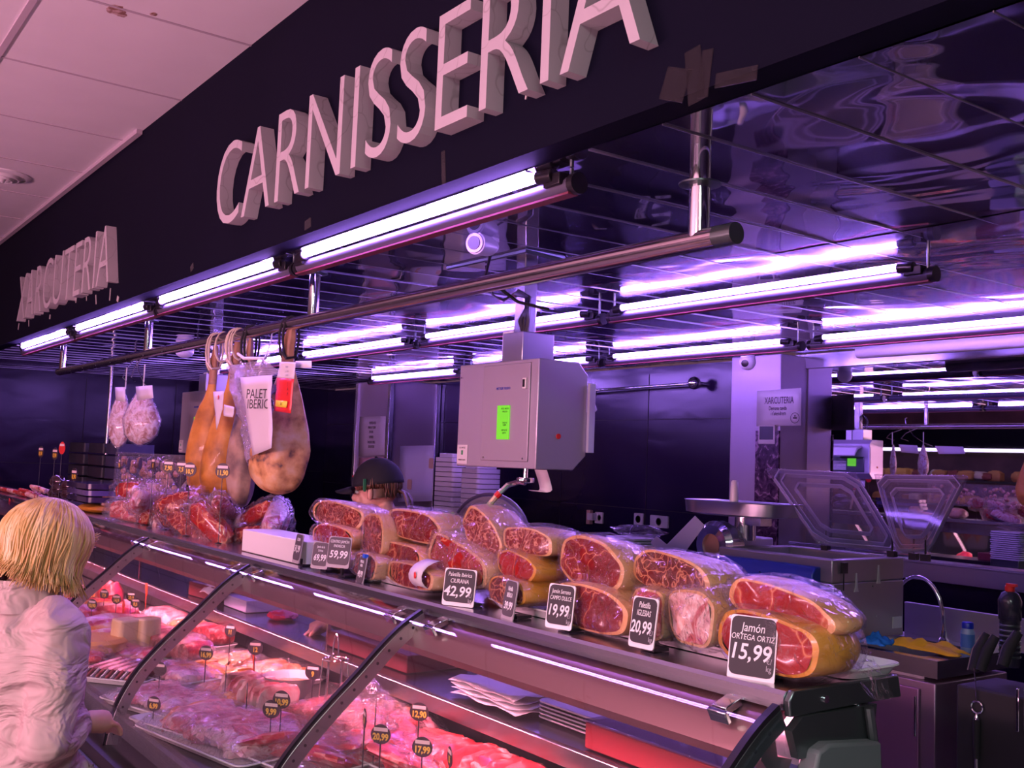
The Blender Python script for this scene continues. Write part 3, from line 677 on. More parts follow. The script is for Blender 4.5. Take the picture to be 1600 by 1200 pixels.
for k, (px, py, bpy_, pr, yaw) in enumerate(((181, 724, 812, '9,90', -.15), (195, 724, 815, '', -.5), (213, 724, 818, '', -.55), (233, 724, 825, '8', -.05), (257, 728, 828, '7,90', .62), (277, 730, 833, '7,9', .55), (290, 733, 838, '10,9', .62), (341, 735, 850, '11,90', .62))):
    y = 1.53; p = W(px, bpy_, z=SZ); p.y = max(p.y, 1.52); top = W(px, py, y=p.y)
    round_tag((p.x, p.y, SZ), top.z - SZ, 'black price tag on a tall stick by the red packs, %s' % ('edge-on, first of its row', 'edge-on, second of its row', 'edge-on, third of its row', 'half turned', 'wide label', 'left of the overlapping pair', 'right of the overlapping pair', 'before the golden hams')[k], pr, .034, yaw, GT)
# ------------------------------------------------------------------ hams hanging from the rail
skin_gold = ramp_mat('golden_ham_skin', [(.25, (.20, .07, .012)), (.45, (.50, .20, .025)), (.62, (.62, .28, .05)), (.8, (.60, .36, .14))], scale=7, detail=6, rough=.48, bumps=.8, bdist=.015, coat=.08)
skin_tan = ramp_mat('tan_ham_skin', [(.32, (.10, .06, .05)), (.40, (.46, .22, .08)), (.52, (.68, .38, .15)), (.66, (.74, .50, .28))], scale=13, detail=7, rough=.55, bumps=.6, bdist=.012)
skin_grey = ramp_mat('greyish_ham_skin', [(.30, (.05, .04, .05)), (.46, (.20, .13, .11)), (.60, (.38, .25, .18)), (.75, (.42, .32, .28))], scale=9, detail=7, rough=.6, bumps=.6, bdist=.012)
hoof_m = ramp_mat('hoof_leg', [(.3, (.25, .10, .06)), (.6, (.42, .22, .14))], scale=12, rough=.5, bumps=.4)
rope_m = mat('black_rope', (.015, .013, .018), .7, bump=(200, .5, .002))
twine = mat('pale_twine', (.72, .60, .50), .7)
def leg(name, x, ztop, prof, yaw, m, label, hoof=True, loop=rope_m, tilt=(0, 0), seed=1, flat=.62, grp='cured hams hanging from the rail', y=YR):
    """prof: (drop below the rail, half width, shift sideways)"""
    t = thing(name, (x, y, ztop), label, 'ham', grp)
    pr = smoothpts([tuple(q) for q in prof], 4); b = MB(); rings = []; sg = 28; cz, sn = cos(yaw), sin(yaw)
    for d, r, sh in pr:
        row = []
        for i in range(sg):
            a = 2 * pi * i / sg; ca, sa = cos(a), sin(a)
            k = 1 + .17 * noise.noise(Vector((ca * 1.4 + seed * 5, sa * 1.4, d * 6))) + .03 * noise.noise(Vector((ca * 5, sa * 5 + seed, d * 22)))
            X = sh + r * ca * k; Y = r * flat * sa * k * (1.0 if r < .05 else (1.15 if sa < 0 else .9))
            row.append(Vector((x + X * cz - Y * sn + tilt[0] * d, y + X * sn + Y * cz + tilt[1] * d, ztop - d)))
        rings.append(row)
    k = next((i for i, q in enumerate(pr) if q[0] > .20), len(pr) // 3)
    b.loft(rings[k - 1:]); b.build('ham_body', m, t)
    b = MB(); b.loft(rings[:k]); b.build('shank', hoof_m, t)
    if loop is not None:
        b = MB(); o = rings[min(3, k)][0]; cx = sum((q.x for q in rings[3])) / sg
        for s in (-.020, .016):
            pts = []
            for q in range(15):
                a = 2 * pi * q / 14; pts.append((x + s + .010 * sin(a), y + .033 * sin(a), ZR - .052 + .085 * cos(a) + (-.02 if cos(a) < -.5 else 0)))
            b.tube(pts, .006, 6)
        b.tube([(x - .022, y - .03, ZR - .10), (x, y - .036, ZR - .12), (x + .028, y - .02, ZR - .15), (x + .03, y + .02, ZR - .14), (x, y + .034, ZR - .12), (x - .02, y + .02, ZR - .09)], .006, 6)
        b.build('hanging_loop', loop, t)
    return t
# measured from the photograph on the plane of the rail
q0 = W(452, 530, y=YR); q1 = W(444, 782, y=YR)
H1 = q0.z - q1.z
leg('hanging_ham', q0.x, ZR - .015, [(0, .018, .012), (.05, .030, .004), (.10, .030, .0), (.17, .038, .0), (.26, .070, .0), (.36, .108, -.006), (.47, .136, -.014), (.57, .142, -.018), (.64, .126, -.018), (.69, .084, -.014), (.712, .02, -.012)], .35, skin_tan,
    'broad tan spotted ham with a red and white label, nearest on the rail', seed=2)
hams = [ # px of the middle, y bottom px, half width, material, label
 (385, 790, .100, skin_grey, 'greyish ham half hidden by the white bag, second on the rail', 3, -.3, .012),
 (350, 785, .100, skin_gold, 'golden brown ham with white neck collar, between the grey ham and the last one', 4, .5, 0),
 (318, 770, .105, skin_gold, 'farthest golden ham of the bunch with a white arched collar', 5, .1, 0),
]
for px, pyb, r, m, lb, sd, yw, tl in hams:
    top = W(px + (18 if px < 360 else 6), 545, y=YR); bot = W(px, pyb, y=YR + .01); H = ZR - bot.z; s = H / .70
    sh = (bot.x - top.x) * .5
    leg('hanging_ham', top.x, ZR - .03, [(0, .016, .01), (.05 * s, .026, .006), (.12 * s, .028, .0), (.20 * s, .034, sh * .3), (.30 * s, r * .62, sh * .8), (.42 * s, r * .95, sh * 1.3), (.54 * s, r * 1.05, sh * 1.7), (.62 * s, r * .85, sh * 2), (.665 * s, r * .5, sh * 2), (.68 * s, .01, sh * 2)], yw, m, lb, loop=twine if px < 360 else rope_m, seed=sd)
# collars, label, bag of the hanging hams
def sheet(name, pts, m, parent=None, label=None, cat=None, thick=.0012, smooth=True):
    """pts: grid rows of points"""
    b = MB(); n = len(pts[0]); vs = [p for r in pts for p in r]
    b.add(vs, [(j * n + i, j * n + i + 1, (j + 1) * n + i + 1, (j + 1) * n + i) for j in range(len(pts) - 1) for i in range(n - 1)])
    o = b.build(name, m, parent, smooth=smooth, auto=False)
    if thick: md = o.modifiers.new('s', 'SOLIDIFY'); md.thickness = thick
    if label: tag(o, label, cat)
    return o
def pgrid(c4, y, n=6, m=8, wob=.004, seed=0):
    """grid between four photo corners (tl, tr, br, bl) given as px, py on planes y=(near, far) """
    A, B_, C_, D = [W(c[0], c[1], y=(c[2] if len(c) > 2 else y)) for c in c4]
    return [[(A.lerp(B_, i / n)).lerp(D.lerp(C_, i / n), j / m) + Vector((0, wob * noise.noise(Vector((i * .6, j * .5, seed))), 0)) for i in range(n + 1)] for j in range(m + 1)]
lab = thing('ham_label', W(445, 600, y=YR - .125), 'hanging red and white label with a yellow sticker on the tan ham', 'label')
sheet('white_half', pgrid([(437, 565), (462, 566), (459, 592), (433, 590)], YR - .13), paper, lab)
sheet('red_half', pgrid([(433, 590), (459, 592), (454, 646), (428, 642)], YR - .13), red_pl, lab)
sheet('yellow_sticker', pgrid([(431, 625), (449, 627), (447, 637), (430, 635)], YR - .136, 2, 2, 0), mat('yellow_sticker', (.85, .70, .05), .5), lab)
q = W(443, 655 - 25, y=YR - .138); text('2,5', .012, card_black, lab, W(439, 631, y=YR - .139), FRONT, .0003)
for k, (s, py) in enumerate((('Paleta', 573), ('de cebo', 580), ('curada', 586))): text(s, .013, chalk_dim, lab, W(448, py, y=YR - .134), FRONT, .0002, xs=.8)
for k, (s, py) in enumerate((('J', 600), ('A', 608), ('P', 616))): text(s, .018, mat('print_dark_red%d' % k, (.25, .01, .01), .5), lab, W(449, py, y=YR - .134), (pi / 2, 0, .0), .0002)
sheet('side_flag', pgrid([(462, 564), (487, 564), (487, 575), (462, 575)], YR - .10, 3, 2, .001), white_pl, None, 'small white plastic flag sticking out beside the tan ham shank', 'tag')
# white bag with the printed sheet
bagt = thing('hanging_bag', W(390, 580, y=YR - .10), 'crumpled clear bag holding a printed white sheet, hanging on the rail', 'bag')
sheet('bag_body', pgrid([(352, 572, 1.72), (426, 560, 1.70), (428, 640, 1.68), (388, 728, 1.70)], YR - .1, 10, 12, .05, 4), clear_mat('milky_bag', (.9, .86, .95), .12, .15, .30, (.75, .65, .80), bump=(20, 1, .03)), bagt)
sheet('printed_sheet', pgrid([(376, 590, 1.665), (425, 586, 1.655), (425, 700, 1.655), (395, 712, 1.665)], YR, 6, 8, .006, 2), paper, bagt)
for s, py, px in (('PALETA', 616, 405), ('IBÉRICA', 632, 407)): text(s, .056, card_black, bagt, W(px, py, y=1.64), (pi / 2, 0, .35), .0003, xs=.80)
b = MB(); b.tube([W(372, 553, y=1.72), W(381, 560, y=1.70), W(415, 560, y=1.70), W(420, 555, y=1.72)], .007); b.build('hanger_bar', white_pl, bagt)
b = MB(); b.tube([W(405, 575, y=1.70), W(418, 550, y=1.74), W(424, 530, y=1.80), W(425, 520, y=1.81)], .003); b.build('plastic_tie', white_pl, bagt)
# pale hooks over the rail
for k, px in enumerate((348, 364, 374)):
    p = W(px, 545, y=YR); b = MB(); pts = []
    for i in range(13):
        a = 2 * pi * i / 12; pts.append((p.x + .006 * sin(a), YR + .036 * sin(a), ZR - .045 + .075 * cos(a)))
    b.tube(pts, .0055, 6); tag(b.build('rope_loop', twine), 'pale twine loop on the rail, ' + ('leftmost, above the farthest golden ham', 'middle one of the three loops', 'rightmost, beside the white bag')[k], 'loop', 'twine loops over the rail')
# white collars
for k, (c4, lb) in enumerate((([(333, 612), (350, 611), (347, 640), (338, 672)], 'white arched paper collar with a red drop on the farthest golden ham'), ([(350, 632), (366, 636), (364, 652), (349, 650)], 'white paper collar on the middle golden ham'))):
    o = sheet('ham_collar', pgrid(c4, 1.70, 5, 5, .004, k), paper, None, lb, 'collar')
    if k == 0: b = MB(); b.blob(W(341, 621, y=1.695), (.006, .001, .012), 8, 6); b.build('red_drop', red_pl, o)

# bundle hanging farther along: white net hams on hooks
net = ramp_mat('netted_pale_meat', [(.34, (.42, .20, .16)), (.46, (.70, .50, .48)), (.58, (.86, .76, .82))], scale=26, distort=1, rough=.4, bumps=.8, coat=.4, bdist=.01)
for k, (px, pt, pb, r, lb) in enumerate(((224, 606, 695, .115, 'heart shaped pale meat in a net bag, nearer of the two on the hooks'), (196, 608, 699, .075, 'pale dried meat pack behind the heart shaped one on the hooks'))):
    top = W(px, pt, y=YR); bot = W(px, pb, y=YR)
    t = thing('netted_meat', (top.x, YR, bot.z), lb, 'meat pack', 'netted meats hanging on wire hooks')
    b = MB(); rr = []; hh = top.z - bot.z
    for u, w_ in ((0, .15), (.1, .35), (.3, .72), (.55, 1.0), (.8, .9), (.93, .6), (1, .12)):
        row = []
        for i in range(24):
            a = 2 * pi * i / 24; q = 1 + .10 * noise.noise(Vector((cos(a) * 2, sin(a) * 2, u * 5 + k * 9))); e1, e2 = r * w_ * cos(a) * q, r * .40 * w_ * sin(a) * q; row.append(Vector((top.x + e1 * .74 - e2 * .67, YR - .02 * k + e1 * .67 + e2 * .74, top.z - hh * u)))
        rr.append(row)
    b.loft(rr); b.build('meat', net, t)
    b = MB(); b.loft([[Vector((top.x, YR, top.z - hh * .5)) + (v - Vector((top.x, YR, top.z - hh * .5))) * 1.06 for v in row] for row in rr]); b.build('net_bag', film, t)
    b = MB(); b.tube([(top.x, YR, top.z), (top.x, YR, ZR - .06)], .004); b.build('string', white_pl, t)
for k, (c4, lb) in enumerate((([(180, 605), (196, 605), (196, 628), (181, 626)], 'small bluish paper tag hanging left of the netted meats'), ([(212, 604), (238, 602), (239, 622), (214, 626)], 'rounded white paper tag hanging in front of the netted meats'))):
    sheet('paper_tag', pgrid(c4, YR - .07, 3, 3, .004, k), paper, None, lb, 'tag')
b = MB()
for a, c in (((207, 565), (192, 590)), ((213, 560), (226, 600)), ((221, 560), (205, 590))):
    b.tube([W(*a, y=YR), W((a[0] + c[0]) / 2 - 3, (a[1] + c[1]) / 2, y=YR), W(*c, y=YR), W(c[0] + 6, c[1] + 6, y=YR)], .0035)
b.tube([W(212, 555, y=YR), W(212, 535, y=YR), W(214, 532, y=YR)], .0045)
tag(b.build('wire_hook', chrome), 'cluster of bent steel wire hooks holding the netted meats on the rail', 'hook')

# ------------------------------------------------------------------ hanging scales
YS = 2.26
blue_print = mat('blue_print', (.02, .04, .5), .5)
lcd = mat('green_display', (.10, .42, .02), .4, emis=(.12, .62, .02), estr=.9)
def scale(x, label, near):
    t = thing('hanging_scale', (x, YS, 1.64), label, 'scale', 'hanging scales over the counter')
    x0, x1 = x - .26, x + .26; y0, y1 = YS, YS + .235; z0, z1 = 1.632, 2.035
    b = MB(); b.prism([(y0, z0), (y0, z1), (y1 - .045, z1), (y1, z1 - .045), (y1, z0 + .055), (y1 - .06, z0)], x0, x1); b.build('case', mat('scale_steel%d' % near, (.52, .48, .58), .42, .6), t, bevel=.004)
    b = MB(); b.box((x + .065, y0 - .003, (z0 + z1) / 2 + .006), (.30, .006, .365)); d = b.build('front_panel', mat('scale_panel%d' % near, (.46, .42, .50), .45, .5), t, bevel=.003)
    b = MB()
    for dx, dz in ((-.06, -.165), (.19, -.165), (-.235, .15)): b.cyl((x + dx, y0 - .009, (z0 + z1) / 2 + dz), (x + dx, y0 - .002, (z0 + z1) / 2 + dz), .004, seg=8)
    b.build('screws', chrome, d)
    b = MB(); b.box((x + .062, y0 - .008, 1.802), (.078, .006, .128)); dd = b.build('display', lcd, t, bevel=.002)
    for k, (s, z) in enumerate((('PESO NETO', 1.853), ('PRECIO', 1.842), ('TARA 0', 1.800), ('0,000', 1.792), ('IMPORTE', 1.772), ('0,00 €', 1.762))): text(s, .009, mat('lcd_ink%d%d' % (near, k), (.01, .06, .01), .5), dd, (x + .075, y0 - .0116, z), FRONT, .0002)
    text('METTLER TOLEDO', .0135, blue_print, t, (x + .052, y0 - .0068, 1.930), FRONT, .0004, xs=.80)
    b = MB(); b.box((x + .190, y0 - .009, 1.945), (.022, .010, .040)); lk = b.build('latch', white_pl, t, bevel=.002)
    b = MB(); b.box((x + .190, y0 - .015, 1.945), (.010, .004, .028)); b.build('latch_slot', black_pl, lk, smooth=False)
    b = MB(); b.box((x - .215, y0 - .002, 1.678), (.072, .003, .075)); st = b.build('seal_sticker', paper, t, smooth=False)
    b = MB(); b.box((x - .215, y0 - .004, 1.685), (.010, .002, .018)); b.build('green_mark', mat('green_mark%d' % near, (.02, .25, .08), .5), st, smooth=False)
    text('C E  M 12', .010, card_black, st, (x - .215, y0 - .0045, 1.704), FRONT, .0002); text('VERIFICADO', .009, card_black, st, (x - .215, y0 - .0045, 1.656), FRONT, .0002)
    b = MB(); b.cyl((x1, YS + .10, 1.755), (x1 + .004, YS + .10, 1.755), .010, seg=12); b.build('red_dot', red_pl, t)
    # operator side: keypad, printer hood
    b = MB(); b.box((x, y1 + .006, 1.78), (.40, .012, .16)); kp = b.build('keypad', steel_dark, t, bevel=.003)
    b = MB()
    for i in range(12):
        for j in range(6): b.box((x - .17 + i * .014, y1 + .014, 1.725 + j * .016), (.010, .006, .011))
    b.build('keys', white_pl, kp, smooth=False)
    b = MB(); b.box((x + .06, y1 + .015, 1.80), (.10, .008, .08)); b.build('rear_display', lcd, t)
    b = MB(); b.prism([(y1 - .03, 1.98), (y1 + .09, 1.95), (y1 + .13, 1.87), (y1 + .12, 1.86), (y1 + .07, 1.93), (y1 - .03, 1.96)], x - .17, x + .17); b.build('hood', white_pl, t, bevel=.004)
    b = MB(); b.box((x + .268, y1 + .012, 1.83), (.014, .03, .26)); b.build('perforated_strip', mat('pale_strip%d' % near, (.62, .60, .80), .5), t, bevel=.002)
    # post to the ceiling with its junction box and cable bundle
    b = MB(); b.box((x + .03, YS + .10, 2.24), (.062, .062, .43)); b.build('post', steel, t, bevel=.004)
    b = MB(); b.box((x + .07, YS + .09, 2.085), (.13, .15, .12)); b.build('junction_box', steel_brushed, t, bevel=.003)
    b = MB(); b.box((x - .035, YS + .12, 2.09), (.07, .11, .15)); b.build('white_adapter', white_pl, t, bevel=.006)
    b = MB(); rs = random.Random(near)
    for k in range(5):
        o = rs.uniform(-.012, .012); b.tube([(x + .085 + o, YS + .06, 2.14), (x + .09 + o * 2, YS + .05 + o, 2.19), (x + .10 + o, YS + .055, 2.24), (x + .085 + o, YS + .07, 2.285), (x + .02, YS + .06 + o, 2.31 + o)], .006, 6)
    b.tube([(x + .02, YS + .06, 2.31), (x - .05, YS + .05, 2.285), (x - .11, YS + .04, 2.31), (x - .17, YS + .05, 2.40), (x - .18, YS + .05, 2.44)], .005, 6)
    b.build('cable_bundle', black_pl, t)
    # hook side below
    b = MB(); b.cyl((x + .045, YS + .12, 1.632), (x + .045, YS + .12, 1.585), .009); b.lathe((x + .045, YS + .12, 1.585), [(.034, .012), (.036, .004), (.034, -.006), (.012, -.010)], 20); b.build('swivel', chrome, t)
    b = MB(); b.tube([(x + .045, YS + .12, 1.578), (x + .02, YS + .11, 1.580), (x - .015, YS + .08, 1.565), (x - .035, YS + .06, 1.535)], .011); b.build('hook_neck', chrome, t)
    b = MB(); b.tube([(x - .035, YS + .06, 1.535), (x - .045, YS + .05, 1.52)], .0135); b.build('red_sleeve', red_pl, t)
    b = MB(); b.tube([(x - .045, YS + .05, 1.52), (x - .165, YS - .06, 1.31)], .0115); b.build('arm', mat('yellowed_tube%d' % near, (.70, .58, .36), .4, .3), t)
    rows = []
    for j in range(10):
        u = j / 9; rows.append([Vector((x + .075 + i * .075 + .02 * u, YS + .14 + .02 * sin(u * 3), 1.63 - .085 * sin(u * 1.9))) + Vector((-.05 * max(0, u - .6) * 3, 0, 0)) for i in range(2)])
    sheet('receipt_paper', rows, paper, t)
    return t
scale(-3.19, 'nearest grey steel hanging scale box with green display, right of the capped worker', 1)
scale(-6.56, 'farther grey steel hanging scale, mostly hidden behind the golden hams', 2)

# ------------------------------------------------------------------ goods on the far half of the shelf
GP = 'vacuum packs of sliced meat on the far half of the shelf'
rs = random.Random(11)
packs = [ (205, 812, .17, .07), (232, 815, .17, .07), (255, 822, .17, .06), (290, 830, .18, .06), (318, 838, .18, .06), (345, 846, .17, .05), (225, 790, .16, .08), (262, 800, .16, .08), (300, 812, .17, .08), (330, 822, .16, .07), (372, 836, .17, .06), (405, 838, .18, .05), (432, 830, .18, .05), (212, 770, .15, .07), (248, 775, .15, .07), (282, 790, .14, .07), (350, 800, .22, .05), (395, 812, .22, .05), (430, 812, .20, .05)]
packs = [(px, pz, w_ * 1.3, h_ * 1.25, 1.60 + .05 * (k % 3)) for k, (px, pz, w_, h_) in enumerate(packs)]
packs = [(px, py, w_, h_, 1.755 if px > 365 else y) for px, py, w_, h_, y in packs]
lbls = ['standing', 'leaning', 'flat']
PL = ['red vacuum pack lowest at the left end of the heap, behind the first stick tags', 'bright red vacuum pack at shelf level behind the third stick tag', 'pale fatty vacuum pack at shelf level behind the wide tag', 'dark red vacuum pack at shelf level behind the tag pair', 'red vacuum pack between the tag pair and the lone tag', 'bright red vacuum pack just behind the lone tag stick', 'pale vacuum pack directly below the snack bag', 'dark red vacuum pack in mid heap below the snack bag edge', 'red vacuum pack standing in mid heap, left of the golden hams', 'red vacuum pack under the farthest golden ham', 'pale vacuum pack at the right of the lone tag', 'dark vacuum pack left of the white box', 'sliced red pack touching the white box', 'bright red pack leaning on the snack bag', 'pale pack on top of the heap by the snack bag', 'dark red pack on top, below the tag pair', 'long red pack lying flat under the golden hams', 'long bright red pack lying flat under the grey ham', 'pale lilac pack lying on the white box end of the heap']
pm = [redpack, cut_bright, pinkfat, cut_red]
for k, (px, py, w_, h_, y) in enumerate(packs):
    p = W(px, py, y=y); z = max(SZ, p.z - h_ / 2); t = thing('meat_pack', (p.x, y, z), PL[k], 'meat pack', GP)
    R = Euler((rs.uniform(-.5, .1), rs.uniform(-.6, .6), rs.uniform(-.7, .7)))
    b = MB(); b.blob((p.x, y, z + h_ / 2 + .008), (w_ * .62, .030 + .02 * rs.random(), h_ * .60), 20, 12, .16, 2.5, R, seed=k + 60, sq=.7); b.build('sliced_meat', pm[k % 4], t)
    b = MB(); b.blob((p.x, y, z + h_ / 2 + .008), (w_ * .74, .044, h_ * .78), 26, 16, .30, 4.5, R, seed=k + 80, sq=.6); b.build('plastic_wrap', bag if k % 2 else film, t, auto=False)
# big bag of nuts/sausage balls
p0, p1 = W(176, 760, y=1.66), W(262, 760, y=1.66); t = thing('bag_of_snacks', ((p0.x + p1.x) / 2, 1.72, 1.33), 'large clear bag full of small brown dried sausages, behind the tall stick tags', 'bag')
for k in range(60):
    pass
b = MB(); nb = MB()
zt = W(210, 712, y=1.66).z; zb = W(210, 770, y=1.66).z
for k in range(70):
    X = rs.uniform(p0.x + .03, p1.x - .03); Z = rs.uniform(zb, zt - .02); nb.blob((X, 1.70 + rs.uniform(-.035, .035), Z), (.020, .016, .018), 8, 6, .25, 3, seed=k)
so = nb.build('dried_sausage_bits', ramp_mat('snack_brown', [(.3, (.30, .12, .08)), (.6, (.50, .28, .20))], scale=25, rough=.5), t); so['kind'] = 'stuff'
b.rbox(((p0.x + p1.x) / 2, 1.71, (zb + zt) / 2), (p1.x - p0.x, .11, zt - zb + .03), .03, axis='z'); b.build('plastic_wrap', film, t)
for k, (px, py, w_, h_) in enumerate(((178, 800, .12, .20), (215, 795, .20, .10))):
    p = W(px, py, y=1.72); z = SZ; ham_piece('meat_pack', (p.x, 1.72, z), (w_, .12, max(.06, p.z - z + h_ / 2)), ('upright wrapped meat piece at the left of the snack bag', 'low wrapped meat piece just under the snack bag')[k], pinkfat, rind, seed=90 + k, bagm=film, grp='wrapped pieces under the snack bag', cat='meat pack', seg=28)
# glittering gold clips
p = W(425, 842, y=1.56); b = MB()
for k in range(7): b.blob((p.x + rs.uniform(-.03, .03), 1.575 + rs.uniform(-.02, .02), SZ + .012 + rs.random() * .02), (.009, .004, .007), 6, 4, .3, 3, seed=k)
o = tag(b.build('gold_wrappers', gold_m), 'crumpled gold foil clips glittering between the red packs and the white box', 'foil'); 
# black plates, dark dry sausages, trays farther left
for k, (px, py, w_, h_, lb) in enumerate(((118, 715, .34, .22, 'left stack of dark plastic crates behind the counter'), (148, 712, .30, .24, 'right taller stack of dark plastic crates behind the counter'), (172, 722, .22, .26, 'bluish plastic crate stack next to the thin steel post'))):
    p = W(px, py, y=2.3); t = thing('crate_stack', (p.x, 2.45, 1.20), lb, 'crate stack', 'plastic crate stacks behind the counter')
    for j in range(5):
        b = MB(); b.rbox((p.x, 2.45, 1.24 + j * .10), (w_ * 1.5, .30, .085), .02); b.build('crate', mat('crate%d%d' % (k, j), (.022, .020, .04) if k < 2 else (.05, .05, .12), .5), t, bevel=.004)
b = MB(); b.box((-9.9, 2.56, .60), (2.6, .5, 1.19)); tag(b.build('back_cabinet', black_pl, bevel=.01), 'black cabinet behind the counter under the plastic crates', 'cabinet')
for k, (px, py) in enumerate(((90, 752), (92, 764), (88, 772), (107, 760), (108, 772))):
    p = W(px, py, y=1.62); b = MB(); b.blob((p.x, 1.62, max(SZ + .03, p.z)), (.085, .05, .045), 14, 10, .06, 2, seed=k); tag(b.build('black_sausage', mat('black_pudding%d' % k, (.03, .008, .012), .15, coat=.8), smooth=True), 'shiny black sausage, ' + ('topmost of the left pile', 'middle of the left pile', 'lowest of the left pile', 'upper one of the right pile', 'lower one of the right pile')[k], 'sausage', 'shiny black sausages stacked on the far shelf')
b = MB()
for k, (py, c) in enumerate(((758, 0), (768, 1), (778, 0))):
    p = W(138, py, y=1.62); b = MB(); b.rbox((p.x, 1.65, max(SZ + .02, p.z)), (.52, .20, .030), .04); tag(b.build('dark_tray_pack', mat('tray_pack%d' % k, (.10, .07, .22) if c else (.035, .02, .07), .2, coat=.6)), 'flat dark violet tray pack beside the black sausages, ' + ('topmost', 'middle one', 'lowest')[k], 'tray pack', 'dark tray packs on the far shelf')
p = W(140, 787, y=1.60); b = MB(); b.blob((p.x, 1.63, SZ + .022), (.24, .08, .024), 18, 8, .1, 3, seed=3); tag(b.build('cheese_wedge', ramp_mat('golden_cheese', [(.4, (.62, .30, .03)), (.6, (.50, .20, .02))], scale=15, rough=.4)), 'golden yellow slab lying under the dark tray packs', 'cheese')
for k, (px, py) in enumerate(((8, 772), (28, 775), (48, 770), (66, 765), (38, 782), (58, 780), (20, 788))):
    p = W(px, py, y=1.62); b = MB()
    for j in range(5):
        b.tube([(p.x - .10 + j * .05, 1.60 + .02 * j, max(SZ + .01, p.z - .02)), (p.x - .06 + j * .05, 1.56, max(SZ + .03, p.z + .02)), (p.x + j * .05, 1.60, max(SZ + .012, p.z))], .013, 7)
    tag(b.build('string_of_sausages', pinkfat if k % 2 else redpack), 'bundle of thin pink dried sausages at the far left, ' + ('at the very picture edge', 'second from the edge', 'upper one in the middle', 'nearest the black sausages', 'lower one in the middle', 'lower one by the black sausages', 'lowest, at the red card')[k], 'sausages', 'thin dried sausages at the far left of the shelf')
for k, (px, py, s) in enumerate(((64, 706, 0), (86, 709, 0), (97, 700, 1), (116, 742, 0))):
    p = W(px, py, y=1.56); round_tag((p.x, 1.56, SZ), p.z - SZ, ['round dark price tag farthest left, before the dark wall', 'second dark tag from the left, pink strip', 'bright red tag rising over the dark tags', 'dark price tag above the black sausages'][k], '' if s else '8,90', .042, .2, 'price tags over the far left shelf', red=bool(s))
b = MB(); p = W(14, 790, y=1.49); b.box(p, (.05, .003, .10), Euler((0, .25, 0))); tag(b.build('red_card', red_pl), 'small red card hanging at the far left shelf edge', 'card')
# ------------------------------------------------------------------ back benches
BZ = .93
b = MB(); b.box((-4.35, 4.01, BZ - .02), (3.0, .86, .04)); tag(b.build('steel_bench', steel_brushed, bevel=.004), 'long steel work bench top along the back, carrying the packer and the grinder', 'bench')
b = MB(); b.box((-4.35, 4.03, .442), (2.96, .78, .88)); tag(b.build('bench_cabinet', mat('violet_dark_steel', (.16, .12, .16), .35, .8), bevel=.006), 'closed steel base cabinet below the back work bench', 'cabinet')
# sink unit
sx0, sx1, sy0, sy1 = -2.84, -2.325, 3.85, 4.42
t = thing('sink_unit', ((sx0 + sx1) / 2, 4.13, 0), 'low stainless sink cabinet with door and splash back, right of the vacuum packer', 'sink')
b = MB(); b.box(((sx0 + sx1) / 2, 4.13, .42), (sx1 - sx0 - .02, .55, .84)); b.build('body', mat('violet_steel', (.30, .20, .30), .38, .7), t, bevel=.006)
b = MB(); ix0, ix1, iy0, iy1 = sx0 + .05, sx1 - .09, sy0 + .05, sy1 - .12
b.box(((sx0 + sx1) / 2, (sy0 + iy0) / 2, BZ - .035), (sx1 - sx0, iy0 - sy0, .07)); b.box(((sx0 + sx1) / 2, (sy1 + iy1) / 2, BZ - .035), (sx1 - sx0, sy1 - iy1, .07))
b.box(((sx0 + ix0) / 2, (iy0 + iy1) / 2, BZ - .035), (ix0 - sx0, iy1 - iy0, .07)); b.box(((sx1 + ix1) / 2, (iy0 + iy1) / 2, BZ - .035), (sx1 - ix1, iy1 - iy0, .07)); b.build('worktop', steel, t)
b = MB(); b.box(((ix0 + ix1) / 2, (iy0 + iy1) / 2, BZ - .20), (ix1 - ix0 + .01, iy1 - iy0 + .01, .01))
for a, c, d in (((ix0, (iy0 + iy1) / 2), (.006, iy1 - iy0), 0), ((ix1, (iy0 + iy1) / 2), (.006, iy1 - iy0), 0), (((ix0 + ix1) / 2, iy0), (ix1 - ix0, .006), 0), (((ix0 + ix1) / 2, iy1), (ix1 - ix0, .006), 0)): b.box((a[0], a[1], BZ - .11), (c[0], c[1], .18))
b.build('basin', steel_brushed, t, smooth=False)
b = MB(); b.box((-1.62, 4.43, 1.0), (2.44, .02, .145)); b.build('splash_back', steel_brushed, t, bevel=.003)
b = MB(); b.box(((sx0 + sx1) / 2 - .03, 3.848, .44), (sx1 - sx0 - .09, .016, .74)); d = b.build('door', mat('violet_door', (.34, .16, .32), .35, .6), t, bevel=.004)
b = MB(); b.box((sx1 - .085, 3.836, .70), (.008, .010, .16)); b.build('door_handle', chrome, d, bevel=.002)
q = W(1474, 996, y=4.34)
b = MB(); b.lathe((q.x, q.y, BZ), [(.022, 0), (.022, .012), (.014, .02), (.014, .05)], 16); pts = []
for i in range(15):
    u = i / 14; a = pi * .93 * u; pts.append((q.x - .125 * (1 - cos(a)), q.y - .01 * u, BZ + .05 + .13 * u * (1 - u) * .6 + .205 * sin(a) ** .8))
b.tube(smoothpts([tuple(p) for p in pts], 2), .0085, 10); b.lathe(Vector(pts[-1]) - Vector((0, 0, .02)), [(.011, -.012), (.011, .025)], 12)
tag(b.build('gooseneck_tap', chrome), 'curved chrome gooseneck tap standing behind the basin', 'tap')
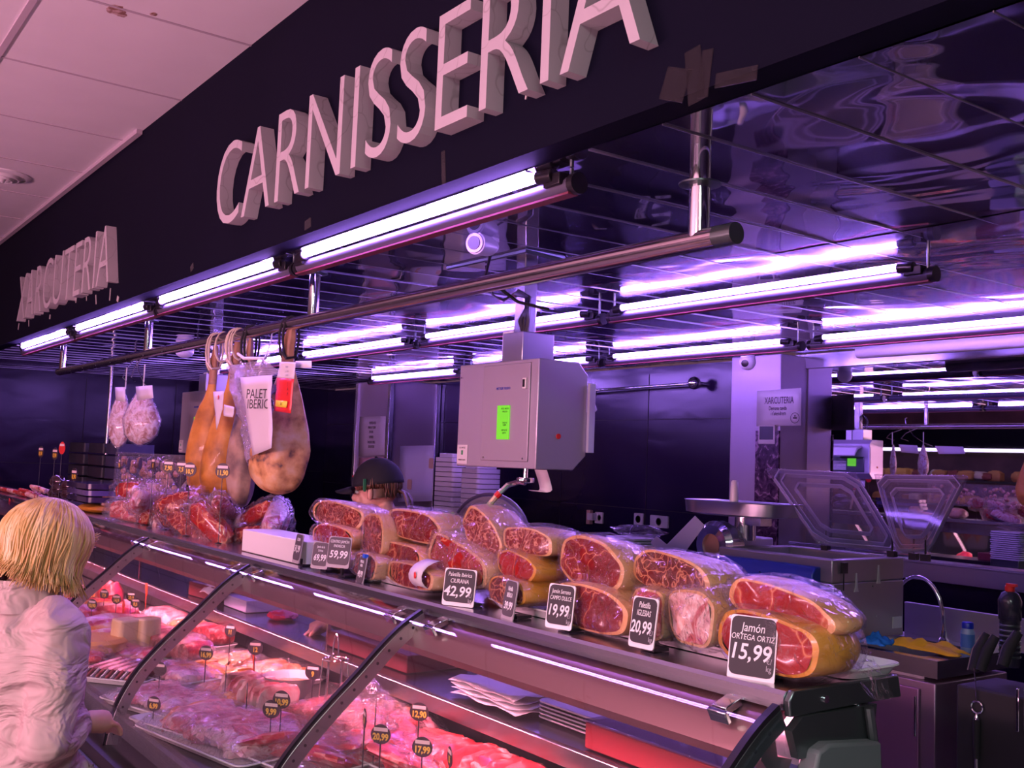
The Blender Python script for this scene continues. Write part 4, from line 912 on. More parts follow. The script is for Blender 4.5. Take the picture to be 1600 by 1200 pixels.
def cloth(name, cpx, w_, d_, h_, m, label, seed):
    c = W(cpx[0], cpx[1], y=cpx[2]); n = 16; vs = []; b = MB()
    for j in range(n + 1):
        for i in range(n + 1):
            u, v = i / n * 2 - 1, j / n * 2 - 1
            k = 1 + .35 * noise.noise(Vector((u * 2 + seed, v * 2, 1)))
            z = h_ * max(0, (1 - .8 * max(abs(u), abs(v)) ** 2)) * (.45 + .9 * abs(noise.noise(Vector((u * 2.2 + seed * 3, v * 2.2, .5)))))
            vs.append((c.x + u * w_ / 2 * k, c.y + v * d_ / 2 * k, BZ + .004 + z))
    b.add(vs, [(j * (n + 1) + i, j * (n + 1) + i + 1, (j + 1) * (n + 1) + i + 1, (j + 1) * (n + 1) + i) for j in range(n) for i in range(n)])
    o = b.build(name, m, auto=False); md = o.modifiers.new('s', 'SOLIDIFY'); md.thickness = .003; return tag(o, label, 'cloth')
cloth('cleaning_cloth', (1368, 988, 3.93), .13, .09, .065, mat('blue_cloth', (.01, .20, .75), .8), 'crumpled bright blue cloth on the sink edge by the packer', 2)
cloth('cleaning_cloth', (1446, 989, 4.03), .33, .13, .06, mat('yellow_cloth', (.72, .42, .02), .8), 'crumpled yellow cloth lying at the foot of the tap', 5)
q = W(1512, 1000, y=4.2); t = thing('pill_bottle', (q.x, q.y, BZ), 'small blue and white plastic bottle beside the yellow cloth', 'bottle')
b = MB(); b.lathe((q.x, q.y, BZ), [(.026, 0), (.028, .004), (.028, .085), (.022, .095), (.022, .10)], 20); b.build('bottle_body', mat('blue_white', (.32, .45, .85), .35), t)
b = MB(); b.lathe((q.x, q.y, BZ), [(.0285, .02), (.0285, .075)], 20, cap0=False, cap1=False); b.build('paper_label', mat('blue_label', (.10, .25, .8), .4), t)
b = MB(); b.lathe((q.x, q.y, BZ), [(.024, .098), (.024, .12), (.021, .124)], 20); b.build('blue_cap', mat('deep_blue_cap', (.01, .03, .6), .35), t)

# vacuum packer with open lids
mx0, mx1, my0, my1, mz0, mz1 = -3.345, -2.80, 3.67, 4.21, BZ, 1.297
mx1 = -.738 * 3.67
t = thing('vacuum_packer', ((mx0 + mx1) / 2, 3.94, BZ), 'large steel vacuum packing machine with blue front and open clear lids', 'vacuum packer')
b = MB(); pc = mat('packer_steel', (.36, .33, .36), .40, .75)
b.box(((mx0 + mx1) / 2, (my0 + .03 + my1) / 2, (mz0 + .02 + mz1 - .10) / 2), (mx1 - mx0, my1 - my0 - .03, mz1 - mz0 - .12))
for c, d in ((((mx0 + mx1) / 2, my0 + .05, mz1 - .05), (mx1 - mx0, .06, .10)), (((mx0 + mx1) / 2, my1 - .03, mz1 - .05), (mx1 - mx0, .06, .10)), ((mx0 + .025, (my0 + my1) / 2, mz1 - .05), (.05, my1 - my0 - .06, .10)), ((mx1 - .025, (my0 + my1) / 2, mz1 - .05), (.05, my1 - my0 - .06, .10))): b.box(c, d)
b.build('housing', pc, t, bevel=.006)
bl = mat('packer_blue', (.006, .03, .30), .35)
b = MB(); b.prism([(my0 - .035, mz0 + .03), (my0 - .035, mz1 - .07), (my0 - .012, mz1 - .035), (my0 + .03, mz1 - .035), (my0 + .03, mz0 + .03)], mx0 + .03, mx1 - .06); fr = b.build('blue_front', bl, t, bevel=.006)
b = MB(); b.box(((mx0 + mx1) / 2 - .02, my0 - .034, mz1 - .165), (mx1 - mx0 - .15, .012, .018)); b.build('front_slot', black_pl, fr, smooth=False)
text('Tecnotrip', .050, mat('packer_blue_edge', (.02, .07, .42), .3), fr, ((mx0 + mx1) / 2 - .02, my0 - .037, mz1 - .110), FRONT, .003, xs=1.2, space=1.1)
b = MB(); b.box(((mx0 + mx1) / 2 - .0, my0 - .040, mz0 + .11), (.30, .010, .085)); kp = b.build('control_panel', mat('panel_violet', (.16, .10, .26), .4), fr, bevel=.003)
b = MB()
for i in range(6):
    for j in range(2): b.box(((mx0 + mx1) / 2 - .03 + i * .022 + (i > 2) * .012, my0 - .047, mz0 + .10 + j * .028), (.012, .004, .012))
b.build('buttons', white_pl, kp, smooth=False)
b = MB(); b.box(((mx0 + mx1) / 2 - .10, my0 - .047, mz0 + .085), (.05, .004, .022)); b.build('red_display', mat('red_led', (.35, .01, .02), .3, emis=(.5, .01, .02), estr=.6), kp, smooth=False)
b = MB(); b.cyl(((mx0 + mx1) / 2 - .10, my0 - .047, mz0 + .13), ((mx0 + mx1) / 2 - .10, my0 - .043, mz0 + .13), .016, seg=18); b.build('orange_emblem', mat('orange_emb', (.85, .42, .02), .4), kp)
b = MB()
for dx in (-.19, .0, .165): b.cyl(((mx0 + mx1) / 2 + dx - .02, my0 - .039, mz1 - .085), ((mx0 + mx1) / 2 + dx - .02, my0 - .034, mz1 - .085), .004, seg=8)
for dy, dz in ((.05, -.19), (.30, -.12), (.33, -.25)): b.cyl((mx1, my0 + dy, mz1 + dz), (mx1 + .004, my0 + dy, mz1 + dz), .004, seg=8)
b.build('rivets', chrome, t)
b = MB(); b.box((mx1 + .008, my0 + .09, mz1 - .035), (.016, .03, .045)); b.cyl((mx1 + .006, my0 + .09, mz1 - .05), (mx1 + .006, my0 + .09, mz1 - .13), .003, seg=6); b.build('lid_latch', black_pl, t)
for dy, sz in ((.17, .0), (.33, .03)):
    b = MB(); b.prism([(my0 + dy, mz1 - .14 + sz), (my0 + dy + .03, mz1 - .14 + sz), (my0 + dy + .022, mz1 - .12 + sz), (my0 + dy + .018, mz1 - .06 + sz), (my0 + dy + .012, mz1 - .06 + sz), (my0 + dy + .008, mz1 - .12 + sz)], mx1, mx1 + .004); b.build('adhesive_mark', mat('glue_mark%d' % int(sz * 100), (.60, .56, .62), .6), t)
b = MB(); b.box((mx1 + .001, my1 - .05, mz0 + .08), (.004, .07, .05)); b.build('rating_plate', white_pl, t, smooth=False)
# two-part clear lid propped open: thick acrylic panes (corners taken from the photograph on the planes of the lid)
def lid(c4, label):
    A = [Vector(q) for q in c4]; n = (A[1] - A[0]).cross(A[3] - A[0]).normalized(); cen = sum(A, Vector()) / 4
    b = MB(); r = []
    for off in (-.011, .011): r.append([p + n * off for p in A])
    b.loft(r); pane = b.build('lid_pane', acryl, t, bevel=.004)
    for k, (s0, s1) in enumerate(((.95, .97), (.84, .86), (.60, .63))):
        b = MB(); ra = []
        for s, off in ((s0, -.0115), (s1, -.0125), (s1, .0125), (s0, .0115)):
            row = []
            for q in range(4):
                p0 = cen + (A[q] - cen) * s; p1 = cen + (A[(q + 1) % 4] - cen) * s
                for u in (.12, .3, .5, .7, .88): row.append(p0.lerp(p1, u) + n * off)
            ra.append(row)
        ra.append(ra[0]); b.loft(ra, False, False); b.build('moulded_rim', mat('rim_%s%d' % (label, k), (.55, .50, .78), .25, alpha=.75), pane)
yl, yr = 4.12, 4.16
lid([W(1197, 733, y=4.00), W(1337, 740, y=4.30), W(1410, 862, y=4.24), W(1278, 850, y=3.95)], 'left')
lid([W(1367, 742, y=4.30), W(1512, 744, y=4.30), W(1452, 862, y=4.18), W(1400, 862, y=4.10)], 'right')
for px in (1290, 1394, 1428, 1446):
    b = MB(); p = W(px, 862, y=4.16); b.box((p.x, 4.16, mz1 + .012), (.035, .03, .03)); b.cyl((p.x, 4.16, mz1), (p.x, 4.16, mz1 + .09), .004, seg=6); b.build('lid_hinge', black_pl, t)
b = MB(); b.cyl((mx0 - .02, my1 + .02, mz1 + .01), (mx1 + .10, my1 + .02, mz1 + .01), .007, seg=8); b.build('hinge_rod', chrome, t)

# meat grinder
t = thing('meat_grinder', (-3.62, 3.95, BZ), 'steel meat grinder with wide feed tray and white pusher, left of the packer', 'grinder')
gy = 3.95; c = W(1160, 792, y=gy)
b = MB(); o = [];
for (k, z) in ((.72, -.045), (.98, -.035), (1.0, .022), (1.02, .026), (.97, .020), (.94, -.028), (.70, -.038)):
    row = []
    for i in range(32):
        a = 2 * pi * i / 32; e = .55; row.append((c.x + .30 * k * math.copysign(abs(cos(a)) ** e, cos(a)), gy + .17 * k * math.copysign(abs(sin(a)) ** e, sin(a)), c.z + z))
    o.append(row)
b.loft([[Vector(p) for p in r] for r in o]); b.build('feed_tray', steel_brushed, t)
p = W(1147, 790, y=gy - .05); b = MB(); b.lathe((p.x, gy - .05, p.z - .02), [(.020, 0), (.022, .02), (.020, .10), (.018, .135), (.010, .145)], 18); b.build('pusher', white_pl, t)
b = MB(); b.cyl((c.x + .02, gy, c.z - .04), (c.x + .02, gy, c.z - .16), .05, .055, 20); b.box((c.x + .10, gy, c.z - .06), (.10, .08, .05)); b.build('feed_neck', steel, t)
b = MB(); b.rbox((c.x - .04, gy + .04, (BZ + c.z - .15) / 2), (.20, .30, c.z - .15 - BZ), .04); b.build('motor_housing', steel_brushed, t, bevel=.006)
h = W(1112, 852, y=gy - .22); b = MB(); b.lathe((h.x, gy - .10, h.z), [(.10, 0), (.10, .04), (.118, .05), (.118, .10), (.095, .125), (.055, .128), (.05, .115)], 28, (0, -1, 0)); b.build('ring_nut', chrome, t)
b = MB(); b.lathe((h.x, gy - .21, h.z), [(.06, 0), (.06, .006), (.014, .012)], 20, (0, -1, 0)); b.build('knife_plate', mat('rusty_disc', (.35, .16, .12), .5), t)
b = MB(); b.tube([(h.x - .02, gy - .12, h.z - .09), (h.x, gy - .12, h.z - .2), (h.x + .1, gy - .1, BZ + .02)], .01); b.build('grip', chrome, t)
# pale folded plate
o = [(1016, 848), (1026, 838), (1042, 851), (1086, 806), (1101, 821), (1068, 866), (1036, 868)]
b = MB(); b.loft([[W(px, py, y=3.66) for px, py in o], [W(px, py, y=3.664) + Vector((0, 0, .001)) for px, py in o]]); q = W(1052, 866, y=3.662); b.box((q.x, 3.67, (q.z + BZ) / 2), (.03, .02, q.z - BZ)); tag(b.build('folded_steel_plate', mat('pale_sheet', (.48, .50, .66), .35, .5), smooth=False), 'pale folded steel plate with a notch, standing before the plate stack', 'plate')
# plate stack
p = W(985, 862, y=3.85); t = thing('dish_stack', (p.x, 3.85, BZ), 'stack of white foam dishes under a limp plastic bag, left of the grinder', 'dish stack')
for k in range(14):
    b = MB(); b.rbox((p.x + .004 * sin(k * 2), 3.85, BZ + .14 + k * .0155), (.24, .18, .010), .03); b.build('dish', foam_tray, t)
b = MB(); b.box((p.x, 3.85, BZ + .07), (.22, .17, .13)); b.build('lower_box', steel_dark, t, bevel=.004)
b = MB(); b.blob((p.x + .06, 3.85, BZ + .385), (.17, .10, .030), 22, 12, .5, 3, seed=4); b.build('plastic_bag', bag, t, auto=False)
# sockets and plugs on the dark wall
def ow(px, py): return W(px, py, y=YB)
for k, (px, py, w_, lb) in enumerate(((938, 809, .10, 'left white wall socket with a beige plug adapter'), (1000, 811, .105, 'middle white wall socket with a small screen'), (1032, 815, .20, 'wide white double socket behind the bag on the dishes'))):
    p = ow(px, py); t = thing('wall_socket', (p.x, YB - .012, p.z), lb + ' on the dark wall', 'socket', 'wall sockets on the dark back wall')
    b = MB(); b.rbox((p.x, YB - .012, p.z), (w_, .016, .095), .008, axis='y'); b.build('plate', white_pl, t, bevel=.002)
    b = MB(); b.lathe((p.x + (.01 if k == 0 else 0), YB - .020, p.z), [(.026, 0), (.030, .003), (.024, .004), (.022, -.004)], 20, (0, -1, 0)); b.build('socket_ring', white_pl if k == 0 else black_pl, t)
    if k == 0:
        b = MB(); b.box((p.x - .06, YB - .045, p.z + .006), (.07, .05, .06)); b.build('plug', white_pl, t, bevel=.004)
        b = MB(); b.box((p.x - .10, YB - .035, p.z), (.045, .04, .12)); b.build('beige_adapter', mat('beige', (.65, .42, .32), .5), t, bevel=.004)
# horizontal rail on the wall
b = MB(); b.cyl((-7.6, YB - .10, 2.29), (-5.55, YB - .10, 2.315), .012, seg=10); b.blob((-5.50, YB - .10, 2.318), (.05, .05, .05), 14, 10); b.cyl((-5.50, YB - .10, 2.318), (-5.50, YB - .0, 2.318), .016, seg=10)
b.cyl((-7.4, YB - .10, 2.292), (-7.4, YB, 2.292), .010, seg=8); tag(b.build('wall_rail', chrome), 'thin steel rail with a round end on the dark back wall', 'rail')
# foam boxes and tubs in front of the column
for k, (px, pyt, w_, lb) in enumerate(((712, 712, .30, 'taller left stack of white foam tubs in front of the dark wall'), (752, 728, .26, 'lower right stack of white foam tubs behind the hanging scale'))):
    p = W(px, pyt, y=4.9); t = thing('tub_stack', (p.x, 4.9, 0), lb, 'tub stack', 'stacks of white foam tubs')
    b = MB(); b.box((p.x, 4.9, .42), (w_ + .1, .4, .84)); b.build('base_box', black_pl, t, smooth=False)
    n = int((p.z - .84) / .042)
    for j in range(n): b = MB(); b.rbox((p.x, 4.9, .84 + .021 + j * .042), (w_, .24, .036), .03); b.build('tub', foam_tray, t)
    b = MB(); b.rbox((p.x, 4.9, .84 + n * .042 + .016), (w_ * .8, .20, .034), .03); b.build('top_lid', white_pl, t, bevel=.004)
# black round slicer guard behind the arm of the scale
c = W(766, 838, y=3.0); t = thing('slicer', (c.x, 3.02, 0), 'dark round slicing machine disc with spokes behind the scale arm', 'slicer')
dk = mat('slicer_dark', (.13, .11, .20), .35)
b = MB(); b.lathe((c.x, 3.0, c.z), [(.205, 0), (.210, .012), (.200, .022), (.05, .026), (.0, .026)], 36, (.5, -.86, .0)); b.build('disc', dk, t)
b = MB()
for a in (.6, 2.5, 4.3): b.box((c.x + .018 + .09 * cos(a) * .86, 2.972 + .09 * cos(a) * .5, c.z + .09 * sin(a)), (.16, .008, .020), Euler((0, -a, .526)))
b.lathe((c.x, 2.985, c.z), [(.018, 0), (.018, .03), (.010, .034)], 16, (0, -1, 0)); b.build('spokes', steel_dark, t)
b = MB(); b.lathe((c.x, 3.0, c.z), [(.211, -.004), (.219, .0), (.219, .014), (.210, .016)], 36, (.5, -.86, 0), cap0=False, cap1=False); b.build('rim', mat('slicer_rim', (.10, .08, .16), .3), t)
b = MB(); b.rbox((c.x + .02, 3.12, c.z - .25), (.26, .20, .26), .03); b.build('body', dk, t, bevel=.006)
b = MB(); b.box((c.x + .02, 3.12, (c.z - .38) / 2), (.40, .34, c.z - .38)); b.build('stand', steel_brushed, t, bevel=.006)
# notices on the column and pillar
def notice(name, c4, y, label, lines, m=paper, cat='notice', ink=None, off=.006):
    o = sheet(name, pgrid(c4, y, 4, 5, .003, len(label)), m, None, label, cat, thick=.001)
    for s, sz, px, py, xs_ in lines: text(s, sz, ink or card_grey, o, W(px, py, y=y - off), FRONT, .0003, xs=xs_)
    return o
notice('paper_notice', [(562, 651), (603, 650), (601, 711), (560, 713)], 5.236, 'white paper notice with six printed lines taped to the clad column', [('RENTEU-VOS', .040, 582, 661, .62), ('MANS AL TOCAR', .040, 581, 668, .52), ('EN UNA', .040, 580, 675, .6), ('REPRISSE', .040, 580, 683, .6), ('TANQUEU CUBELL', .040, 580, 691, .50), ('DE LES RODES', .040, 580, 698, .52)])
notice('paper_notice', [(561, 715), (600, 714), (598, 742), (559, 742)], 5.238, 'pinkish paper with a red border under the printed notice, behind the black cap', [], m=mat('pink_paper', (.72, .40, .48), .6))
notice('paper_notice', [(625, 697), (678, 696), (675, 783), (622, 784)], 5.237 + .0, 'pale blue handwritten list taped to the right of the column', [], m=mat('bluish_paper', (.60, .60, .80), .6))
for k, (px, py, lb) in enumerate(((674, 724, 'small beige sticky note on the edge of the blue list'), (640, 757, 'beige round sticky note at the bottom of the blue list'))):
    p = W(px, py, y=5.23); b = MB(); b.rbox((p.x, 5.228, p.z), (.085, .002, .10), .02, axis='y'); tag(b.build('sticky_note', mat('beige_note%d' % k, (.60, .40, .30), .7)), lb, 'note')
o = notice('xarcuteria_notice', [(1183, 611), (1252, 606), (1252, 665), (1182, 666)], 5.542, 'white XARCUTERIA notice with small round logo hanging on the steel pillar', m=white_pl, lines=[('XARCUTERIA', .066, 1217, 626, .62), ('Demana tanda', .040, 1215, 638, .65), ('i t\'atendrem', .040, 1216, 646, .65)])
p = W(1242, 653, y=5.536); b = MB(); b.lathe(p, [(.036, 0), (.036, .001), (.033, .001), (.033, 0)], 24, (0, -1, 0), cap0=False, cap1=False); b.box(p, (.03, .001, .012)); b.box(p + Vector((0, 0, .014)), (.010, .001, .010)); b.build('round_logo', card_grey, o)
b = MB(); p = W(1199, 679, y=5.538); b.box(p, (.14, .02, .13)); t = tag(b.build('thermostat', white_pl, bevel=.003), 'small white framed display box hanging under the XARCUTERIA notice', 'display'); b = MB(); b.box(p + Vector((0, -.011, .01)), (.115, .004, .09)); b.build('dark_screen', black_pl, t, smooth=False)
b = MB(); p = W(1198, 765, y=5.54); b.box(p, (.20, .015, .80)); tag(b.build('painted_reflection', ramp_mat('mottled_reflection', [(.35, (.03, .015, .05)), (.55, (.12, .06, .14)), (.62, (.40, .25, .40))], scale=16, distort=1.5, bumps=0, rough=.2), smooth=False), 'tall painted reflection of dark mottled goods below the small display box on the pillar', 'painted_reflection')  # goods mirrored in the pillar, painted as a dark mottle
# dome camera, duct and second camera
p = W(1168, 566, y=5.3); b = MB(); t = thing('dome_camera', p, 'white ball shaped security camera under the back light row', 'camera')
b.blob(p, (.055, .055, .055), 20, 14); b.cyl(p + Vector((0, 0, .02)), (p.x, p.y, zc(5.3)), .045, .05, 20); b.build('shell', white_pl, t)
b = MB(); b.lathe(p + Vector((.018, -.045, -.012)), [(.024, 0), (.024, .008), (.005, .012)], 16, (.4, -1, -.2)); b.build('lens', black_pl, t)
a = W(1195, 559, y=5.30); b = MB(); z = a.z - .005; b.rbox((-1.6, 5.34, min(z, 2.43)), (4.3, .09, .075), .03, axis='x'); b.rbox((-1.6, 5.36, min(z, 2.43) + .032), (4.3, .06, .04), .015, axis='x'); tag(b.build('cable_duct', mat('duct_white', (.70, .68, .74), .4)), 'long white cable duct running above the mirror', 'duct')
p = W(753, 382, y=1.99); t = thing('bullet_camera', p, 'white bullet security camera under the polished ceiling, left of the scale post', 'camera')
dd = Vector((.45, -1, -.10)).normalized()
b = MB(); b.cyl(p - dd * .05, p + dd * .045, .036, .040, 20); b.cyl(p - dd * .05, p - dd * .085, .036, .020, 20); b.build('body', white_pl, t, bevel=.003)
b = MB(); b.cyl(p + dd * .045, p + dd * .052, .036, .034, 20); f = b.build('front_ring', white_pl, t); b = MB(); b.cyl(p + dd * .050, p + dd * .056, .024, seg=16); b.build('lens', black_pl, f)
b = MB(); b.tube([p - dd * .03, Vector((p.x - .03, p.y + .04, zc(2.0)))], .012); b.cyl((p.x - .03, p.y + .04, zc(2.0) - .012), (p.x - .03, p.y + .04, zc(2.0)), .045); b.build('bracket', white_pl, t)
b = MB(); b.tube([p - dd * .06 + Vector((0, 0, -.03)), p + Vector((.03, .0, -.12)), p + Vector((.09, .10, -.20)), p + Vector((.14, .20, -.22))], .006); b.build('cable', black_pl, t)
p = W(292, 494, y=2.6); p.z = min(p.z, 2.41); b = MB(); b.blob((p.x, 2.6, p.z), (.07, .07, .05), 18, 12); b.cyl((p.x, 2.6, p.z), (p.x, 2.6, zc(2.6)), .06, .08, 20); tag(b.build('dome_camera', white_pl), 'small white dome camera far down the stall ceiling, above the second scale', 'camera')
b = MB(); b.tube([(p.x, 2.85, p.z), (p.x - .03, 2.8, p.z - .3), (p.x + .12, 2.7, p.z - .42), (p.x + .05, 2.7, p.z - .75), (p.x - .02, 2.7, p.z - .60)], .008); tag(b.build('loose_cable', black_pl), 'loose dark cable looping down beside the second scale', 'cable')
# ceiling hatch trim, thin posts
b = MB(); A, B_, C_ = W(823, 391, z=2.44), W(700, 418, z=2.44), W(880, 407, z=2.44)
b.tube([B_, A, C_], .010, 6); tag(b.build('ceiling_hatch_edge', steel_dark), 'angled dark edge strip of the hatch around the scale post', 'trim')
b = MB()
p = W(172, 620, x=-11.2); b.cyl((-11.2, p.y, 0), (-11.2, p.y, zc(p.y)), .022, seg=12); tag(b.build('steel_post', steel), 'thin steel post at the far dark end of the stall', 'post')
p = W(337, 520, y=4.2); b = MB(); b.box((p.x, 4.2, 1.23), (.12, .10, 2.46)); tag(b.build('steel_column', steel), 'slim bright steel column behind the hooks of the golden hams', 'post')
# knives in their block, spray bottle with red cap
t = thing('knife_block', (-1.72, 3.55, 0), 'black knife block with several handles at the right picture edge', 'knife block')
b = MB(); b.box((-1.70, 3.56, .48), (.60, .26, .93)); b.build('block', black_matte, t, bevel=.008)
for k, (a, c, lb) in enumerate((((1521, 1048), (1543, 990), 'a'), ((1532, 1048), (1556, 994), 'b'), ((1567, 1040), (1592, 988), 'c'))):
    A, C_ = W(*a, y=3.5), W(*c, y=3.54); b = MB(); b.tube([A, A.lerp(C_, .5) + Vector((-.006, 0, .004)), C_], [.018, .021, .015], 10); h = b.build('handle', black_matte, t)
    b = MB(); b.tube([A + Vector((-.018, -.006, 0)), A.lerp(C_, .5) + Vector((-.026, -.008, .006)), C_ + Vector((-.014, -.004, .004))], .0028, 5); b.build('steel_spine', chrome, h)
t = thing('bottle', (W(1580, 1000, y=3.6).x, 3.6, 1.0), 'plastic bottle with a red cap and dark ribbed body behind the knives', 'bottle')
p = W(1578, 925, y=3.62); b = MB(); b.lathe((p.x, 3.62, p.z), [(.032, -.26), (.034, -.25), (.034, -.10), (.038, -.095), (.040, -.03), (.028, -.004), (.014, .004)], 20); b.build('bottle_body', mat('bottle_dark', (.03, .025, .05), .2, alpha=.9), t)
b = MB(); b.lathe((p.x, 3.62, p.z), [(.016, .0), (.017, .02), (.010, .028)], 16); b.box((p.x + .012, 3.61, p.z + .026), (.035, .016, .010)); b.build('red_cap', red_pl, t)
b = MB(); [b.lathe((p.x, 3.62, p.z - .12 - j * .018), [(.035, 0), (.037, .004), (.035, .008)], 20, cap0=False, cap1=False) for j in range(7)]; b.build('ribs', steel_dark, t)
p = W(1526, 1105, y=3.42); b = MB(); b.lathe((p.x, 3.42, p.z), [(.020, -.002), (.023, 0), (.020, .002), (.017, 0), (.020, -.002)], 20, (0, 1, 0), cap0=False, cap1=False); b.tube([(p.x, 3.42, p.z + .02), (p.x - .006, 3.42, p.z + .10), (p.x - .010, 3.42, p.z + .13)], .0022); b.lathe((p.x, 3.42, p.z - .022), [(.004, 0), (.009, -.012), (.010, -.02)], 12)
t = tag(b.build('sharpening_steel', chrome), 'sharpening steel hanging by its ring on the knife block', 'sharpening steel'); b = MB(); b.cyl((p.x, 3.42, p.z - .04), (p.x, 3.42, p.z - .17), .013, .011, 14); b.build('handle', black_matte, t); b = MB(); b.cyl((p.x, 3.42, p.z - .17), (p.x, 3.42, p.z - .34), .007, seg=10); b.build('rod', steel_brushed, t)
for k, px in enumerate((1588, 1600)):
    p = W(px, 1110, y=3.40); b = MB(); b.box((p.x, 3.41, p.z), (.010, .008, .14)); tag(b.build('steel_skewer', chrome, bevel=.002), ['thin steel skewer hanging on the knife block', 'steel skewer at the very right edge of the knife block'][k], 'skewer')

# stall opposite, seen in the mirror
t = thing('opposite_stall', (-8, -4.6, 0), 'market stall across the aisle seen only in the mirror, with dark header and lit shelves', 'stall')
b = MB(); b.box((-8, -4.1, 2.35), (9.0, .10, .36)); b.build('header', fascia_m, t, smooth=False)
b = MB(); b.box((-8, -4.06, 2.15), (9.0, .04, .05)); b.build('light_strip', mat('stall_strip', (.9, .8, 1), .4, emis=(.75, .6, 1), estr=3.5), t, smooth=False)
b = MB()
for z in (1.25, 1.65): b.box((-8, -4.55, z), (9.0, .6, .03))
b.box((-8, -4.5, .5), (9, .7, 1.0)); b.build('shelves', steel_dark, t, smooth=False)
rs = random.Random(5)
for k, (n_, c) in enumerate((('cheeses', (.62, .36, .10)), ('bread', (.40, .20, .08)), ('boxes', (.50, .44, .42)), ('packs', (.20, .05, .05)))):
    b = MB()
    for i in range(26): b.blob((-12 + rs.random() * 8, -4.45 + rs.uniform(-.1, .1), 1.27 + .40 * (i % 2) + .07), (.10 + rs.random() * .05, .10, .05 + rs.random() * .05), 10, 8, .2, 2, seed=i + k * 30, sq=.6)
    o = b.build(n_, mat('stall_' + n_, c, .6), t); o['kind'] = 'stuff'
b = MB(); b.box((-7.2, -4.03, 2.70), (1.6, .02, .40)); b.build('red_banner', mat('banner_red', (.45, .04, .04), .6), t, smooth=False)
b = MB(); b.box((-5.6, -4.03, 2.70), (1.6, .02, .40)); b.build('pale_banner', mat('banner_pale', (.50, .58, .48), .6), t, smooth=False)
text('OLIVO', .22, mat('banner_ink', (.10, .03, .03), .6), t, (-5.5, -4.015, 2.68), (pi / 2, 0, pi), .001)
# ------------------------------------------------------------------ goods inside the case
DZ = .752
dim_foam = mat('dimmed_foam', (.50, .46, .50), .6)  # darker copy of the tray foam, colour lowered where the light overexposes it
rs = random.Random(21)
veal = ramp_mat('pale_pink_meat', [(.36, (.55, .10, .12)), (.48, (.74, .32, .33)), (.60, (.82, .56, .54))], scale=12, distort=1.2, rough=.3, bumps=.4, coat=.3)
mince = ramp_mat('minced_red_meat', [(.0, (.20, .008, .012)), (.25, (.52, .03, .04)), (.6, (.70, .12, .12))], scale=80, kind='cell', distort=0, rough=.4, bumps=.9, bdist=.006, coat=.2)
redmeat = ramp_mat('fresh_red_meat', [(.35, (.42, .02, .03)), (.55, (.60, .06, .07)), (.68, (.78, .45, .42))], scale=16, distort=1.5, rough=.3, bumps=.4, coat=.3)
marinade = ramp_mat('orange_marinated_meat', [(.35, (.62, .14, .02)), (.5, (.75, .28, .05)), (.66, (.80, .50, .25))], scale=22, distort=1., rough=.35, bumps=.5, coat=.3)
cream = ramp_mat('cream_cheese_skin', [(.4, (.74, .52, .28)), (.6, (.80, .62, .40))], scale=5, rough=.5, bumps=.1)
orangec = ramp_mat('orange_cheese', [(.4, (.74, .34, .08)), (.6, (.80, .42, .12))], scale=6, rough=.5, bumps=.1)
darkred = ramp_mat('dark_salami', [(.4, (.16, .015, .02)), (.55, (.30, .03, .04)), (.66, (.60, .35, .33))], scale=40, rough=.35, bumps=.3, coat=.2)
silver = mat('silver_pack', (.55, .50, .56), .25, .8)
clayc = mat('ochre_dish', (.55, .26, .05), .3, coat=.4)
def at(px, py, h=0.):   # point of the deck (or of a level h above it) seen at px, py, kept inside the case
    p = W(px, py, z=DZ + h); y = min(max(p.y, 1.09 + .1 * h), 1.76)
    if abs(y - p.y) > 1e-6: x = p.x * y / p.y; p = Vector((x, y, p.z))
    return p
def tfilm(c, w_, d_, h_, rz, par, seed):
    b = MB(); n = 14; vs = []
    for j in range(n + 1):
        for i in range(n + 1):
            u, v = i / n * 2 - 1, j / n * 2 - 1; k = max(abs(u), abs(v)); z = h_ * (1 - k ** 5) + .008 * noise.noise(Vector((u * 5 + seed, v * 5, 0)))
            p = Euler((0, 0, rz)).to_matrix() @ Vector((u * w_ / 2, v * d_ / 2, 0)); vs.append((c.x + p.x, c.y + p.y, c.z + z + .012))
    b.add(vs, [(j * (n + 1) + i, j * (n + 1) + i + 1, (j + 1) * (n + 1) + i + 1, (j + 1) * (n + 1) + i) for j in range(n) for i in range(n)]); return b.build('cling_film', film, par, auto=False)
